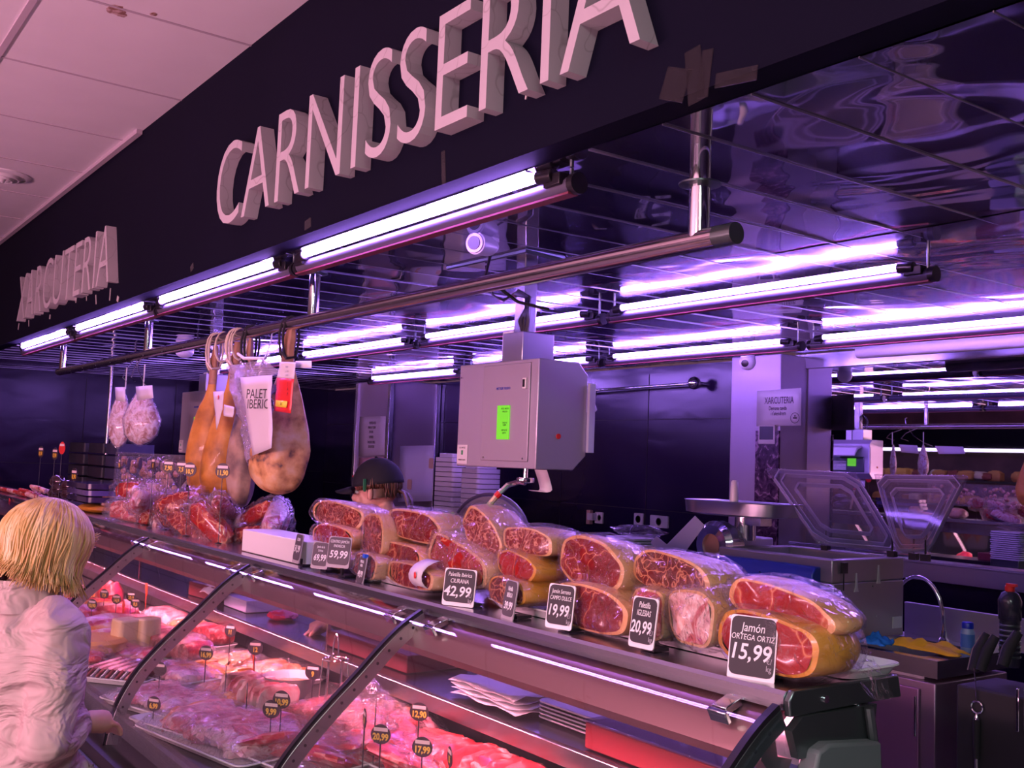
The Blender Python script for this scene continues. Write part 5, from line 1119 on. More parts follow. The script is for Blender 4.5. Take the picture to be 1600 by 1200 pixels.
def heap(name, px, py, w_, d_, h_, m, label, n=8, kind='slab', rz=0., traym=foam_tray, filmed=True, grp=None, cat='meat', seed=0, z0=0.):
    """a tray of meat: tray, its slices as parts, film"""
    c = at(px, py, z0); c.z = DZ + z0; c.y = min(max(c.y, 1.065 + d_ * .5 + abs(sin(rz)) * w_ * .22), 1.87 - d_ * .5); t = thing(name, c, label, cat, grp); R = Euler((0, 0, rz)); r = random.Random(seed + px)
    if traym is not None:
        o = tray('tray', c, w_, d_, None, rz); o.parent = t; o.location = o.location - c
        for q in ('group', 'category', 'label'):
            if q in o: del o[q]
    for k in range(n):
        if kind == 'slab':     # overlapping slices leaning in a row
            u = (k + .5) / n - .5; p = c + R.to_matrix() @ Vector((u * w_ * .78, r.uniform(-.1, .1) * d_ * .3, h_ * .5 + .012)); b = MB()
            b.blob(p, (h_ * .34 + w_ / n * .5, d_ * .38, h_ * .5), 18, 10, .22, 2.4, Euler((r.uniform(-.15, .15), .5 + r.uniform(-.2, .2), rz)), seed=k + seed, sq=.75)
        elif kind == 'lump':
            p = c + R.to_matrix() @ Vector((r.uniform(-.36, .36) * w_, r.uniform(-.30, .30) * d_, h_ * (.35 + .35 * r.random()) + .010)); b = MB()
            b.blob(p, (w_ * .22, d_ * .26, h_ * .38), 18, 10, .28, 2.2, Euler((r.uniform(-.4, .4), r.uniform(-.4, .4), r.random() * 3)), seed=k + seed, sq=.8)
        elif kind == 'mince':
            b = MB(); b.blob(c + Vector((0, 0, h_ * .42 + .006)), (w_ * .46, d_ * .44, h_ * .5), 40, 18, .22, 6, R, seed=seed, sq=.8)
        elif kind == 'roll':
            u = (k + .5) / n - .5; p = c + R.to_matrix() @ Vector((u * w_ * .85, 0, h_ * .5 + .010)); q = R.to_matrix() @ Vector((.02 * r.uniform(-1, 1), d_ * .42, 0)); b = MB()
            b.tube([p - q, p - q * .9, p + Vector((0, 0, .004)), p + q * .9, p + q], [h_ * .15, h_ * .42, h_ * .48, h_ * .42, h_ * .15], 14)
        elif kind == 'pack':
            u = (k + .5) / n - .5; p = c + R.to_matrix() @ Vector((u * w_ * .85, 0, h_ * .5 + .010)); b = MB(); b.rbox(p, (.012, d_ * .8, h_), .005, Euler((0, .75, rz)))
        elif kind == 'cutlet':
            u = (k + .5) / n - .5; p = c + R.to_matrix() @ Vector((u * w_ * .85, 0, h_ * .5 + .008)); b = MB(); b.blob(p, (w_ / n * .38, d_ * .40, h_ * .55), 16, 12, .18, 2.5, Euler((0, .15, rz + r.uniform(-.1, .1))), seed=k + seed, sq=.6)
        mm = m[k % len(m)] if isinstance(m, list) else m
        b.build({'slab': 'slice', 'lump': 'piece', 'mince': 'mince', 'roll': 'sausage', 'pack': 'pack', 'cutlet': 'cutlet'}[kind], mm, t)
        if kind == 'mince': break
    if filmed: tfilm(c, w_ * 1.02, d_ * 1.02, h_ + .02, rz, t, seed)
    return t
# cheeses at the left
for k, (px, py, ww, dd, hh, lb) in enumerate(((193, 1016, .085, .10, .135, 'left tall cream cheese block standing in the case'), (228, 1014, .085, .10, .135, 'right tall cream cheese block standing in the case'))):
    c = at(px, py, .03); t = thing('cheese_block', (c.x, c.y, DZ), lb, 'cheese', 'cheese blocks in the case')
    b = MB(); b.rbox((c.x, c.y, DZ + .03 + hh / 2), (ww, dd, hh), .02, Euler((0, .06 - .1 * k, .3))); b.build('cheese', cream, t, bevel=.008)
    b = MB(); b.rbox((c.x, c.y, DZ + .016), (ww * 1.1, dd * 1.1, .03), .02, Euler((0, 0, .3))); b.build('yellow_base', orangec, t, bevel=.004)
c = at(146, 1012, .05); t = thing('flat_cheese', (c.x, c.y, DZ), 'flat orange cheese with a red foot beside the woman', 'cheese')
b = MB(); b.lathe((c.x, c.y, DZ + .035), [(.12, 0), (.135, .012), (.135, .045), (.12, .060), (.01, .062)], 28); b.build('cheese', orangec, t)
b = MB(); b.lathe((c.x, c.y, DZ), [(.09, 0), (.10, .035)], 24); b.build('red_foot', red_pl, t)
G7 = 'trays of meat in the case'
D = [ # name, px, py, w, d, h, material, kind, n, rz, label
 ('sliced_meat_dish', 197, 1032, .26, .20, .045, redmeat, 'lump', 7, .2, 'round dish of bright red slices before the cream cheese blocks'),
 ('packet_row', 172, 1062, .30, .26, .05, [silver, darkred], 'pack', 12, .7, 'fan of slim dark and silver packets next to the woman'),
 ('meat_tray', 140, 1040, .20, .16, .05, redmeat, 'lump', 5, .1, 'small red meat tray half hidden behind the woman'),
 ('cured_rolls', 275, 1030, .40, .17, .09, darkred, 'roll', 6, .25, 'row of dark red netted meat rolls behind the second glass rib'),
 ('cured_rolls', 330, 1003, .24, .15, .09, darkred, 'roll', 3, .2, 'short dark red rolls under the worktop edge'),
 ('meat_tray', 278, 1062, .32, .22, .035, veal, 'slab', 8, .25, 'tray of pink sliced meat under the dark rolls'),
 ('meat_tray', 250, 1105, .44, .30, .03, veal, 'slab', 8, .3, 'wide tray of pale slices with tags lying on it'),
 ('meat_tray', 335, 1058, .28, .24, .045, marinade, 'lump', 8, .2, 'tray of orange marinated meat between tall tags'),
 ('meat_tray', 365, 1100, .30, .24, .045, marinade, 'slab', 7, .25, 'second orange marinated tray with a white rim'),
 ('meat_tray', 372, 1048, .26, .18, .05, marinade, 'lump', 6, .2, 'orange spiced meat tray under the worktop edge, centre'),
 ('meat_tray', 240, 1150, .36, .26, .04, marinade, 'lump', 6, .3, 'orange pieces under crumpled film near the glass foot'),
 ('filmed_meat', 350, 1160, .60, .34, .055, veal, 'slab', 10, .2, 'large film covered tray of pale pink meat at the front glass'),
 ('filmed_meat', 470, 1180, .50, .34, .05, redmeat, 'lump', 10, .2, 'film covered red meat tray near the bottom edge'),
 ('cutlet_row', 402, 1110, .34, .20, .10, veal, 'cutlet', 7, .15, 'upright row of pale pink cutlets behind the 10,99 tag'),
 ('meat_tray', 440, 1062, .32, .22, .04, marinade, 'slab', 6, .2, 'orange brown slices at the back beside the white bowl'),
 ('mince_tray', 545, 1150, .46, .30, .08, mince, 'roll', 7, .25, 'pile of red minced meat strands under a plastic bag'),
 ('mince_tray', 690, 1150, .46, .26, .05, mince, 'mince', 1, .1, 'flat tray of bright red mince at the right'),
 ('meat_tray', 620, 1125, .30, .22, .05, veal, 'slab', 6, .1, 'pale pink meat slices behind the 20,99 tag'),
 ('meat_tray', 620, 1185, .50, .28, .05, redmeat, 'lump', 9, .1, 'fresh pink red meat tray in front of the 17,99 tag'),
 ('meat_tray', 760, 1190, .50, .26, .05, redmeat, 'slab', 8, .1, 'red meat tray at the bottom picture edge'),
 ('chorizo_heap', 590, 1095, .34, .20, .06, marinade, 'roll', 5, .9, 'orange sausages lying under the worktop by the glass rib'),
 ('meat_tray', 120, 960, .3, .2, .05, veal, 'lump', 7, .1, 'pale meat tray behind the woman at the case back'),
 ('meat_tray', 180, 960, .34, .2, .06, veal, 'slab', 7, .1, 'pale wrapped cuts behind the group of round tags'),
 ('meat_tray', 262, 975, .34, .2, .06, veal, 'slab', 7, .1, 'pale wrapped cuts behind the cream cheese blocks'),
 ('meat_tray', 300, 985, .24, .18, .07, orangec, 'lump', 4, .1, 'orange wrapped pieces at the back beneath the worktop'),
]
for k, (nm, px, py, ww, dd, hh, m, kd, n, rz, lb) in enumerate(D):
    heap(nm, px, py, ww, dd, hh, m, lb, n, kd, rz, seed=k * 11, grp=G7, filmed=(k % 3 != 1), cat='meat' if 'pack' not in nm else 'packets')
# more trays where the case runs on behind the woman and to the right end
for k in range(9):
    x = -4.9 - .62 * k; t = thing('meat_tray', (x, 1.42, DZ), 'far meat tray of the case, ' + ('just behind the woman', 'second behind the woman', 'third behind the woman', 'fourth behind the woman', 'fifth behind the woman', 'sixth behind the woman', 'seventh behind the woman', 'last but one at the far end', 'last at the far end')[k], 'meat', 'far trays of the case')
    b = MB(); b.rbox((x, 1.42, DZ + .012), (.5, .55, .02), .04); b.build('tray', foam_tray, t)
    for q in range(4): b = MB(); b.blob((x - .17 + .11 * q, 1.42, DZ + .06), (.06, .22, .05), 14, 10, .25, 2.5, seed=q + k * 4); b.build('piece', [veal, redmeat, marinade][(k + q) % 3], t)
# red package at the case back, white bowl, wire basket
c = at(172, 925, .12); b = MB(); b.blob((c.x, c.y, DZ + .09), (.09, .07, .09), 16, 12, .2, 3, seed=4); tag(b.build('red_ham_bag', redmeat), 'rounded red wrapped ham at the far back of the case', 'ham')
c = at(452, 1095, .03); t = thing('salad_bowl', (c.x, c.y, DZ), 'white oval bowl in a wire stand at the back of the case', 'bowl')
b = MB(); b.lathe((c.x, c.y, DZ + .04), [(.05, 0), (.075, .03), (.092, .075), (.096, .08), (.088, .075), (.07, .035), (.04, .015)], 28, cap1=False); b.build('bowl', mat('bowl_grey', (.42, .38, .40), .4), t)
b = MB(); b.blob((c.x, c.y, DZ + .088), (.075, .075, .016), 16, 8, .3, 4); b.build('pickles', marinade, t)
b = MB(); b.tube([(c.x + .085 * cos(a), c.y + .085 * sin(a), DZ + .02) for a in [2 * pi * i / 20 for i in range(21)]], .003, 6); b.build('wire_stand', chrome, t)
p0 = W(524, 1030, y=1.62)
c = Vector((p0.x, 1.62, DZ)); zt = p0.z
t = thing('wire_basket', (c.x, c.y, DZ), 'small wire tong holder with a tall loop handle, behind the third rib', 'wire holder')
b = MB(); b.tube([(c.x + .042 * cos(a), c.y + .042 * sin(a), zt) for a in [2 * pi * i / 20 for i in range(21)]], .003, 6)
for i in range(6): a = 2 * pi * i / 6; b.tube([(c.x + .042 * cos(a), c.y + .042 * sin(a), zt), (c.x + .052 * cos(a), c.y + .052 * sin(a), DZ + .01)], .0022, 5)
b.tube([(c.x + .053 * cos(a), c.y + .053 * sin(a), DZ + .01) for a in [2 * pi * i / 20 for i in range(21)]], .003, 6); b.build('basket', chrome, t)
b = MB(); b.tube([(c.x - .020, c.y, zt), (c.x - .018, c.y, zt + .05), (c.x - .010, c.y, zt + .075), (c.x, c.y, zt + .083), (c.x + .010, c.y, zt + .075), (c.x + .018, c.y, zt + .05), (c.x + .020, c.y, zt)], .0028, 6); b.build('loop_handle', chrome, t)
# plastic bag over the mince
c = at(560, 1120, .12); b = MB(); b.blob((c.x, c.y, DZ + .13), (.13, .10, .09), 26, 16, .5, 4, seed=8); tag(b.build('plastic_bag', film, auto=False), 'crumpled clear plastic bag on the red mince strands', 'bag')
# tags of the case: px, py of the disc, height above the deck, price, yaw
TG = [ (440, 1093, .17, '10,99', .05, 'front round tag reading 10,99 before the pale cutlets'), (424, 1108, .14, '9,99', .1, 'round tag half hidden behind the 10,99 one'), (595, 1147, .15, '20,99', .05, 'large round tag reading 20,99 on a stick'), (587, 1110, .17, '14,99', -.5, 'turned round tag behind the 20,99 one'),
 (655, 1112, .17, '12,90', .0, 'round tag reading 12,90 under the worktop edge'), (660, 1167, .14, '17,99', .0, 'largest round tag reading 17,99 near the bottom'), (570, 1122, .17, '8', 1.25, 'tag seen edge-on left of the 20,99 one'), (703, 1182, .12, '15', 1.1, 'turned tag right of the 17,99 one'),
 (322, 1020, .17, '16,99', .1, 'round tag on a tall stick before the dark rolls'), (250, 1045, .12, '', .3, 'dark tag just behind the second glass rib'), (353, 1052, .12, '9', 1.1, 'edge-on tag by the orange meat'), (386, 1080, .13, '11', 1.2, 'edge-on tag right of the orange meat'),
 (240, 1108, .05, '6,99', .6, 'tag lying low on the pale slices'), (144, 944, .13, '10,90', .1, 'round tag with grey print next to the woman'), (163, 928, .16, '7,9', .1, 'square looking tag behind the grey printed one'), (182, 936, .15, '14,9', .0, 'dark tag in the middle of the tag group'), (205, 932, .16, '20,9', .0, 'round tag with yellow digits right in the tag group'), (212, 942, .14, '8,5', .0, 'lower right tag of the tag group'),
 (399, 1012, .18, '12', .8, 'small tag with yellow digits and a red figure below the worktop'), (360, 985, .18, '11', .5, 'small yellow digit tag under the worktop edge'), (489, 1050, .16, '9', .2, 'small tag inside the wire holder')]
for k, (px, py, h, pr, yw, lb) in enumerate(TG):
    yw = .68 if abs(yw) < .35 else (-.35 if yw > 1 else yw)
    y = W(px, py, z=DZ + h).y; y = min(max(y, 1.12), 1.74); q = W(px, py, y=y); r = .028 if px > 300 else .026
    hh = max(.06, q.z - DZ); round_tag((q.x, q.y, DZ), hh, lb, pr, r, yw, 'round price tags inside the case')
for k, (px, py, yw, h) in enumerate(((229, 918, 1.2, .17), (397, 1018, .4, .15), (193, 945, .3, .14))):
    y = min(max(W(px, py, z=DZ + h).y, 1.12), 1.70); q = W(px, py, y=y); b = MB()
    b.cyl((q.x, q.y, DZ), q, .002, seg=6); b.blob(q, (.012, .006, .022), 12, 10, .3, 3, seed=k)
    b.blob(q + Vector((.004, 0, -.026)), (.008, .005, .018), 10, 8, .3, 3, seed=k + 4); tag(b.build('red_marker', mat('marker_red%d' % k, (.85, .06, .01), .4), smooth=True), ['tall orange red flag marker behind the cheeses', 'orange red marker below the worktop in the centre', 'small red marker on top of the cream cheese'][k], 'marker')
# things on the worktop, seen through the glass
WZ = .902
def onwt(px, py, z=WZ): p = W(px, py, z=z); p.y = min(p.y, 2.15); return p
c = onwt(257, 940); c.x = -5.2; b = MB(); b.box((c.x, 2.0, WZ + .035), (.30, .24, .07), Euler((0, 0, .1))); tag(b.build('red_box', mat('brick_red', (.12, .012, .014), .5), bevel=.004), 'flat brick red box at the far end of the worktop', 'box')
c = onwt(320, 935); c.x = -5.0; rows = [[Vector((c.x - .16 + .06 * i, 1.86 + .06 * j, WZ + .085 + .012 * sin(i * 1.3 + j) - (.05 if j == 0 else 0))) for i in range(6)] for j in range(5)]; sheet('paper_sheet', rows, paper, None, 'white paper sheet sagging over the red box on the worktop', 'paper', smooth=True)
c = onwt(360, 955); c.x = -4.78; b = MB(); b.box((c.x, 2.0, WZ + .028), (.28, .20, .055)); tag(b.build('paper_stack', mat('lilac_stack', (.55, .50, .75), .6), bevel=.003), 'pale lilac paper stack on the worktop behind the second rib', 'paper stack')
c = onwt(440, 968); b = MB(); b.blob((c.x, min(c.y, 2.05), WZ + .02), (.075, .06, .022), 20, 10, .4, 3, seed=2); tag(b.build('pink_glove', mat('hot_pink', (.60, .005, .08), .5)), 'crumpled hot pink glove lying on the dark worktop', 'glove')
c = onwt(535, 1020); b = MB(); b.box((-3.43, 2.01, WZ + .032), (.58, .26, .062), Euler((0, 0, .02))); tag(b.build('red_box', mat('brick_red2', (.13, .009, .014), .5), bevel=.004), 'long flat red box on the worktop behind the third glass rib', 'box')
b = MB(); 
for k in range(4):
    c = onwt(775, 1090); rows = [[Vector((-2.80 + i * .050 + .012 * sin(j + k), 1.85 + .055 * j - .004 * k, WZ + .008 + .014 * k + .010 * sin(i * .9 + j * 1.7 + k) ** 2)) for i in range(8)] for j in range(6)]
    sheet('paper_wrap', rows, paper, None, 'creased white wrapping paper on the worktop, ' + ('bottom sheet of the pile', 'second sheet from the bottom', 'second sheet from the top', 'top sheet of the pile')[k], 'paper')['group'] = 'pile of wrapping paper on the worktop'
for k in range(5): tray('foam_tray', (-2.30, 2.02, WZ + .001 + k * .011), .27, .21, 'white foam tray beside the wrapping paper, ' + ('lowest of the stack', 'second from below', 'middle of the stack', 'second from the top', 'topmost of the stack')[k], h=.010, grp='stack of white foam trays on the worktop', m=dim_foam)
b = MB(); b.box((-1.74, 1.97, WZ + .035), (.76, .27, .068)); t = tag(b.build('red_box', mat('brick_red3', (.15, .007, .012), .5), bevel=.004), 'wide red box nearest on the worktop with a clear lid', 'box'); b = MB(); b.box((-1.74, 1.97, WZ + .073), (.77, .28, .006)); b.build('clear_lid', acryl, t, bevel=.002)
# white wall tag inside the case
c = W(708, 1123, y=1.86); b = MB(); b.box((c.x, 1.893, c.z), (.05, .004, .03)); tag(b.build('case_label', paper, smooth=False), 'small white label on the dark inner back of the case', 'label')
# ------------------------------------------------------------------ people
skin_m = ramp_mat('skin', [(.3, (.62, .30, .24)), (.7, (.70, .38, .31))], scale=18, rough=.5, bumps=.1, bdist=.001, sss=.1)
eye_m = mat('eye_white', (.8, .8, .8), .2)
def grow(mb, name, m, par, voxel=.010, smooth=6, disp=None):
    o = mb.build(name, m, par, auto=False)
    md = o.modifiers.new('remesh', 'REMESH'); md.mode = 'VOXEL'; md.voxel_size = voxel; md.use_smooth_shade = True
    md = o.modifiers.new('smooth', 'SMOOTH'); md.iterations = smooth; md.factor = .5
    if disp:
        tx = bpy.data.textures.new(name + '_folds', 'CLOUDS'); tx.noise_scale = disp[0]; tx.noise_depth = 2
        md = o.modifiers.new('folds', 'DISPLACE'); md.texture = tx; md.strength = disp[1]; md.mid_level = .5; md.texture_coords = 'LOCAL'
    return o
def ell(c, ax, ay, rx, ry, n=20):
    return [Vector(c) + ax * (rx * cos(2 * pi * i / n)) + ay * (ry * sin(2 * pi * i / n)) for i in range(n)]
def person(name, label, H, yaw, pitch, hip, sh_w, arms, legs, cloth_m, trou_m, torso, hood=False, hemz=None, folds=.02):
    """H head centre; yaw facing angle; arms: two lists of shoulder, elbow, wrist, finger direction; legs: two lists hip, knee, ankle"""
    F = Vector((cos(yaw), sin(yaw), 0)); Rr = Vector((sin(yaw), -cos(yaw), 0)); Z = Vector((0, 0, 1))
    Rm = Matrix.Rotation(pitch, 3, Rr)
    f = Rm @ F; u = Rm @ Z; r = Rr
    t = thing(name, (hip[0], hip[1], 0), label, 'person')
    b = MB()
    def hp(a, c, d): return H + r * a + f * c + u * d
    def hb(c, rr, seg=16): 
        q = MB(); q.blob((0, 0, 0), rr, seg, 12); b.add([c + r * v.x + f * v.y + u * v.z for v in q.v], q.f)
    hb(hp(0, -.012, .025), (.076, .094, .095)); hb(hp(0, .030, -.040), (.056, .058, .070)); hb(hp(0, .055, -.085), (.030, .026, .022))
    hb(hp(0, .098, -.018), (.013, .020, .020)); hb(hp(0, .090, .004), (.009, .014, .024)); hb(hp(0, .078, .030), (.050, .014, .012))
    for s in (-1, 1):
        hb(hp(s * .078, -.006, -.008), (.009, .018, .030)); hb(hp(s * .040, .062, -.030), (.022, .020, .022))
    hb(hp(0, .084, -.052), (.024, .010, .006)); hb(hp(0, .083, -.062), (.020, .010, .007))
    neck0 = hp(0, -.02, -.07); base = Vector(torso[0][0])
    b.tube([neck0, neck0.lerp(base, .5), base], [.052, .053, .062], 16)
    for (sh, el, wr, fd) in arms:
        sh, el, wr, fd = Vector(sh), Vector(el), Vector(wr), Vector(fd).normalized()
        b.tube([sh, sh.lerp(el, .5), el, el.lerp(wr, .3), el.lerp(wr, .7), wr], [.042, .042, .036, .038, .030, .024], 14)
        side = fd.cross(Z); side = side.normalized() if side.length > .1 else Vector((1, 0, 0)); nrm = side.cross(fd)
        b.tube([wr, wr + fd * .03, wr + fd * .085], [.022, .030, .032], 12)
        for k, (o, ln) in enumerate(((-.027, .062), (-.009, .074), (.010, .070), (.027, .055))):
            p0 = wr + fd * .08 + side * o; b.tube([p0, p0 + fd * ln * .45 - nrm * .006, p0 + fd * ln * .75 - nrm * .020, p0 + fd * ln * .85 - nrm * .036], [.0088, .0082, .0078, .0070], 10)
        p0 = wr + fd * .03 - side * .026; b.tube([p0, p0 - side * .022 + fd * .025 - nrm * .01, p0 - side * .020 + fd * .055 - nrm * .02], [.011, .010, .008], 10)
    b.tube([base, Vector(torso[-1][0])], [.07, .10], 16)
    for (hi, kn, an) in legs: b.tube([hi, kn, an], [.07, .05, .038], 14)
    grow(b, 'body', skin_m, t, .0055, 3)
    e = MB()
    for s in (-1, 1): e.blob(hp(s * .031, .076, .006), (.011, .011, .009), 12, 8)
    e.build('eyes', eye_m, t)
    e = MB()
    for s in (-1, 1): e.blob(hp(s * .031, .085, .006), (.005, .004, .005), 10, 8)
    e.build('pupils', black_pl, t)
    e = MB(); e.blob(hp(0, .094, -.057), (.018, .004, .005), 12, 8); e.build('lips', mat(name + '_lips', (.55, .16, .16), .5), t)
    # upper garment
    b = MB(); rings = []
    for c, rx, ry in torso: rings.append(ell(c, Rr, F, rx, ry, 28))
    b.loft(rings[::-1])
    for (sh, el, wr, fd) in arms:
        sh, el, wr = Vector(sh), Vector(el), Vector(wr); e_ = wr.lerp(el, .06)
        b.tube([Vector(torso[1][0]).lerp(sh, .6), sh, sh.lerp(el, .5), el, el.lerp(e_, .5), e_], [.07, .072, .066, .062, .056, .048], 18)
    gar = grow(b, 'jacket' if hood else 'shirt', cloth_m, t, .009, 5, (.16, folds))
    if hood:
        b = MB(); rr = [ell(Vector(torso[0][0]) + Z * dz + F * .0, Rr, F, q, q * .95, 24) for q, dz in ((.112, -.035), (.092, .020), (.086, .045), (.078, .045), (.078, .0))]; b.loft(rr, False, False); b.build('collar', cloth_m, gar)
        c0, rx, ry = torso[-1]; b = MB(); b.loft([ell(Vector(c0) + Z * dz, Rr, F, rx * k, ry * k, 28) for dz, k in ((.05, 1.01), (.045, 1.035), (.0, 1.035), (-.012, 1.0))], False, False); b.build('hem_band', cloth_m, gar)
    b = MB(); c0 = Vector(torso[-1][0]); rx, ry = torso[-1][1], torso[-1][2]
    b.loft([ell(c0 + Z * .08, Rr, F, rx * .82, ry * .86, 24), ell(c0 - Z * .06, Rr, F, rx * .86, ry * .92, 24), ell(c0 - Z * .12, Rr, F, rx * .8, ry * .9, 24)])
    for (hi, kn, an) in legs: b.tube([Vector(hi) + Vector((0, 0, .04)), Vector(hi) - Z * .12, kn, Vector(an) + Z * .02], [.085, .092, .070, .058], 18)
    grow(b, 'trousers', trou_m, t, .010, 5, (.12, .008))
    for (hi, kn, an) in legs:
        an = Vector(an); b = MB(); q = an + F * .06; b.blob((q.x, q.y, .040), (.048, .048, .038), 16, 10); b.blob((q.x + F.x * .07, q.y + F.y * .07, .032), (.045, .045, .030), 16, 10); b.blob((an.x, an.y, .05), (.042, .042, .05), 14, 10)
        grow(b, 'shoe', black_pl, t, .008, 4)
    return t, hp, f, r, u

# the woman at the case
hy = .66
top = W(82, 783, y=hy); H = Vector((top.x, hy, top.z - .128)); yaw = radians(118)
F = Vector((cos(yaw), sin(yaw), 0)); Rw = Vector((sin(yaw), -cos(yaw), 0)); Z = Vector((0, 0, 1))
nb = H - F * .070 - Z * .128
T = [(nb + Z * .01, .070, .070), (nb - Z * .022 - F * .005, .118, .088), (nb - Z * .060 - F * .012, .188, .112), (nb - Z * .19 - F * .02, .215, .135), (nb - Z * .34 - F * .01, .212, .140), (nb - Z * .50 - F * .0, .222, .150), (Vector((nb.x, nb.y, .84)), .236, .160), (Vector((nb.x, nb.y, .755)), .238, .160)]
sh = [nb - Z * .072 + Rw * s * .172 - F * .01 for s in (1, -1)]
el = [sh[0] - Z * .255 - F * .085 + Rw * .055, sh[1] - Z * .27 - F * .05 - Rw * .05]
wr = [el[0] + F * .185 + Z * .01 - Rw * .085, el[1] + F * .22 + Rw * .05]
hipc = Vector((nb.x, nb.y, .78))
legs = [(hipc + Rw * s * .09, hipc + Rw * s * .095 + Vector((0, 0, -.36)), Vector((hipc.x + Rw.x * s * .09, hipc.y + Rw.y * s * .09, .07))) for s in (1, -1)]
coat = mat('pale_jacket', (.50, .36, .34), .6, bump=(6, .9, .05, 3, (1, 1, 2.0), 1.2))
wm, hp, f, r, u = person('person', 'blonde woman in a pale short jacket looking into the glass case', H, yaw, radians(-14), (hipc.x, hipc.y), .2, [(sh[0], el[0], wr[0], F - Z * .2), (sh[1], el[1], wr[1], F)], legs, coat, mat('pale_trousers', (.50, .54, .56), .7), T, hood=True, folds=.045)
blond = ramp_mat('blonde_hair', [(.3, (.42, .22, .06)), (.5, (.66, .42, .15)), (.7, (.80, .62, .36))], scale=30, stretch=(1, 1, .12), rough=.38, bumps=.3)
def hairdo(par, hp, r, f, u, drop, m, n, R0=.108, seed=1, skip=52, flick=.03, name='hair'):
    rs = random.Random(seed); b = MB()
    # inner cap
    rings = []
    for j in range(12):
        ph = radians(2 + 9.5 * j); rings.append([])
        for i in range(30):
            a = 2 * pi * i / 30; fr = cos(a); k = 1 - (.22 if fr > .5 and ph > radians(62) else 0)
            d = r * sin(a) + f * cos(a); zz = .122 * cos(ph) if ph < pi / 2 else -.122 * (ph - pi / 2) * 1.2
            rings[-1].append(hp(0, -.015, .012) + d * (R0 * .92 * sin(min(ph, pi / 2)) * k) + u * zz)
    b.loft(rings, True, False)
    for k in range(n):
        a = rs.uniform(0, 2 * pi); da = abs((degrees_(a) + 180) % 360 - 180); ph0 = radians(rs.uniform(2, 60)) if rs.random() < .7 else radians(rs.uniform(2, 20)); 
        short = da < skip; rr = R0 * rs.uniform(.96, 1.10); pts = []; end = -drop * rs.uniform(.85, 1.08) + (.02 if da > 150 else 0)
        if short: end = rs.uniform(.01, .05)
        aw = a + rs.uniform(-.25, .25); m_ = 9
        for q in range(m_ + 1):
            v = q / m_; ph = ph0 + (pi / 2 * 1.02 - ph0) * min(1, v * 1.55)
            aa = a + (aw - a) * v + .04 * sin(v * 6 + k)
            d = r * sin(aa) + f * cos(aa); h = .118 * cos(ph); rad = rr * sin(ph)
            if v > .645: w_ = (v - .645) / .355; h = h + (end - h) * w_; rad = rad * (1 - .10 * sin(w_ * pi * .8)) + flick * max(0, w_ - .6) * rs.uniform(-.6, 1.4)
            pts.append(hp(0, -.018, .014) + d * rad + u * h)
        b.tube(pts, [.0035, .0038, .0038, .0036, .0036, .0034, .0030, .0026, .0020, .0010], 5)
    return b.build(name, m, par, auto=False)
def degrees_(a): return a * 180 / pi
hairdo(wm, hp, r, f, u, .125, blond, 1100, R0=.112, flick=.05)

# the worker behind the counter, bending to the left
hc = W(588, 768, y=2.2); Hc = Vector((hc.x, 2.2, hc.z)); yaw = radians(220)
F = Vector((cos(yaw), sin(yaw), 0)); Rw = Vector((sin(yaw), -cos(yaw), 0))
nb = Hc - F * .07 - Z * .14
T = [(nb, .07, .07), (nb - Z * .035 - F * .02, .13, .10), (nb - Z * .09 - F * .07, .20, .13), (nb - Z * .22 - F * .17, .20, .14), (nb - Z * .38 - F * .30, .18, .14), (Vector((nb.x - F.x * .36, nb.y - F.y * .36, .93)), .18, .14)]
sh = [nb - Z * .09 + Rw * s * .18 - F * .06 for s in (1, -1)]
wr = [Vector((q.x + F.x * .24, q.y + F.y * .24, .955)) for q in sh]
el = [q.lerp(w_, .5) - F * .13 + Rw * s * .05 for q, w_, s in zip(sh, wr, (1, -1))]
hipc = T[-1][0] - Z * .01
legs = [(hipc + Rw * s * .09, Vector((hipc.x - F.x * .05, hipc.y - F.y * .05, .48)) + Rw * s * .09, Vector((hipc.x - F.x * .08, hipc.y - F.y * .08, .07)) + Rw * s * .09) for s in (1, -1)]
blk = mat('black_shirt', (.015, .013, .02), .8, bump=(12, .4, .02))
wk, hp, f, r, u = person('person', 'market worker in a black cap bending behind the stacked hams', Hc, yaw, radians(-8), (hipc.x, hipc.y), .2, [(sh[0], el[0], wr[0], F - Z * .5), (sh[1], el[1], wr[1], F - Z * .5)], legs, blk, blk, T)
brown = ramp_mat('brown_hair', [(.4, (.06, .025, .015)), (.6, (.14, .06, .035))], scale=30, rough=.4)
hairdo(wk, hp, r, f, u, .05, brown, 320, R0=.092, skip=122, flick=.0, seed=4)
b = MB(); 
for k in range(40):
    rs_ = random.Random(k); o = rs_.uniform(-.018, .018); b.tube([hp(o, -.10, .0), hp(o * 1.5, -.135, -.02), hp(o * 2, -.15, -.06 + o), hp(o * 2.6, -.15, -.11 + o)], [.004, .005, .004, .001], 5)
b.build('ponytail', brown, wk)
capm = mat('cap_black', (.010, .009, .016), .85, bump=(300, .2, .001))
b = MB(); rings = []
for j in range(11):
    ph = radians(1 + 9.2 * j); rings.append([hp(0, -.012, .030) + r * (.101 * sin(ph) * sin(a)) + f * (.116 * sin(ph) * cos(a)) + u * (.118 * cos(ph) if ph < pi / 2 else -.02 * (ph - pi / 2)) for a in [2 * pi * i / 32 for i in range(32)]])
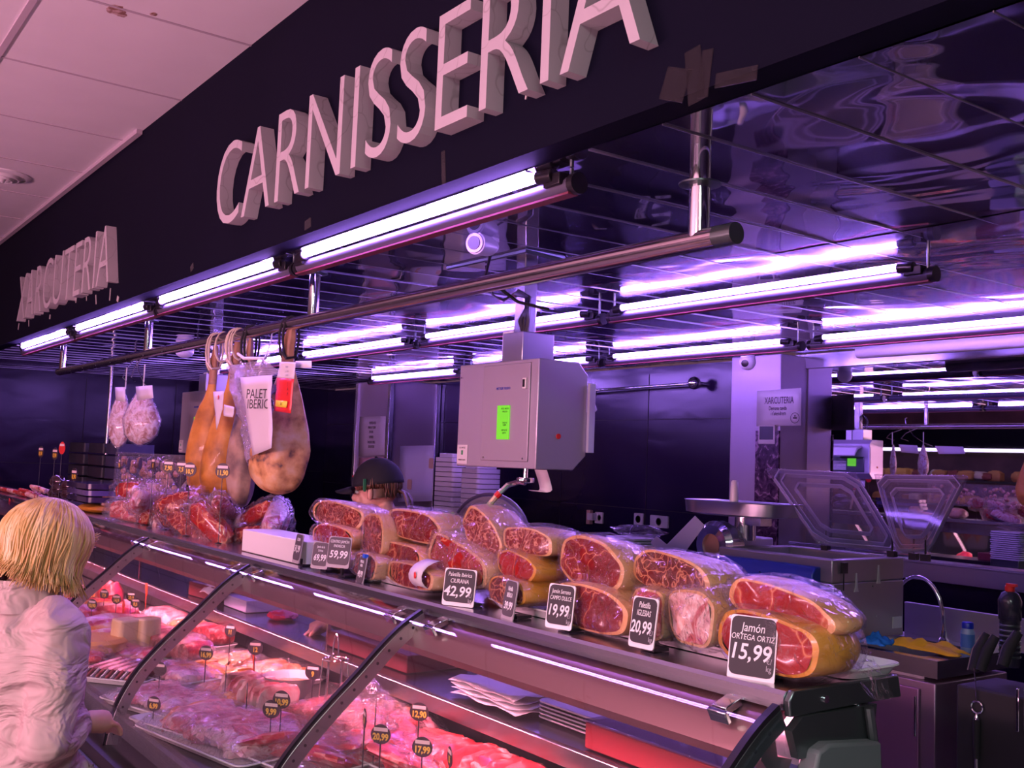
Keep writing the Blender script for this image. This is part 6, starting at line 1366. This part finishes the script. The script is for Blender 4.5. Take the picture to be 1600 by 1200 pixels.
b.loft(rings, True, False); o = b.build('cap', capm, wk); o.modifiers.new('s', 'SOLIDIFY').thickness = .003
b = MB(); br = []
for j in range(7):
    v = j / 6; br.append([hp(.085 * sin(a) * (1 - .12 * v), .075 + (.028 + .085 * v) * cos(a) * 1.0, .036 - .014 * v - .05 * (sin(a) ** 2) * .5) for a in [radians(-80 + 160 * i / 16) for i in range(17)]])
b.add([p for row in br for p in row], [(j * 17 + i, j * 17 + i + 1, (j + 1) * 17 + i + 1, (j + 1) * 17 + i) for j in range(6) for i in range(16)])
o2 = b.build('brim', capm, o); o2.modifiers.new('s', 'SOLIDIFY').thickness = .004
b = MB(); b.blob(hp(0, -.012, .150), (.007, .007, .004), 10, 8); b.build('cap_button', capm, o)
lp = hp(.055, .090, .085); ln = (r * .55 + f * .75 + u * .25).normalized()
qx = Vector((0, 0, 1)).cross(ln).normalized(); qy = ln.cross(qx); R3 = Matrix((qx, qy, ln)).transposed().to_euler()
text('Cañís', .030, chalk, o, lp + ln * .010, R3, .0008, xs=.9, shear=.3)
b = MB(); b.blob(lp + ln * .010 - qy * .012 + qx * .03, (.004, .004, .004), 8, 6); b.build('red_emblem', red_pl, o)
b = MB(); b.blob(hp(-.088, -.006, -.008), (.012, .012, .030), 14, 10); b.build('ear', skin_m, wk)
b = MB(); b.blob(hp(.088, -.006, -.008), (.012, .012, .030), 14, 10); b.build('ear', skin_m, wk)
b = MB(); b.box(hp(-.100, .012, .030), (.010, .010, .055), Euler((.2, .3, 0))); b.build('green_clip', mat('green_clip', (.03, .22, .10), .4), o)

# ------------------------------------------------------------------ lettering to meshes, so every thing is a real mesh
bpy.context.view_layer.update(); dg = bpy.context.evaluated_depsgraph_get()
conv = []
for o in list(SC.objects):
    if o.type == 'FONT': conv.append((o, bpy.data.meshes.new_from_object(o.evaluated_get(dg))))
for o, me in conv:
    n = bpy.data.objects.new('lettering', me); COL.objects.link(n)
    if o.parent: n.parent = o.parent
    n.location = o.location; n.rotation_euler = o.rotation_euler; n.scale = o.scale; bpy.data.objects.remove(o)
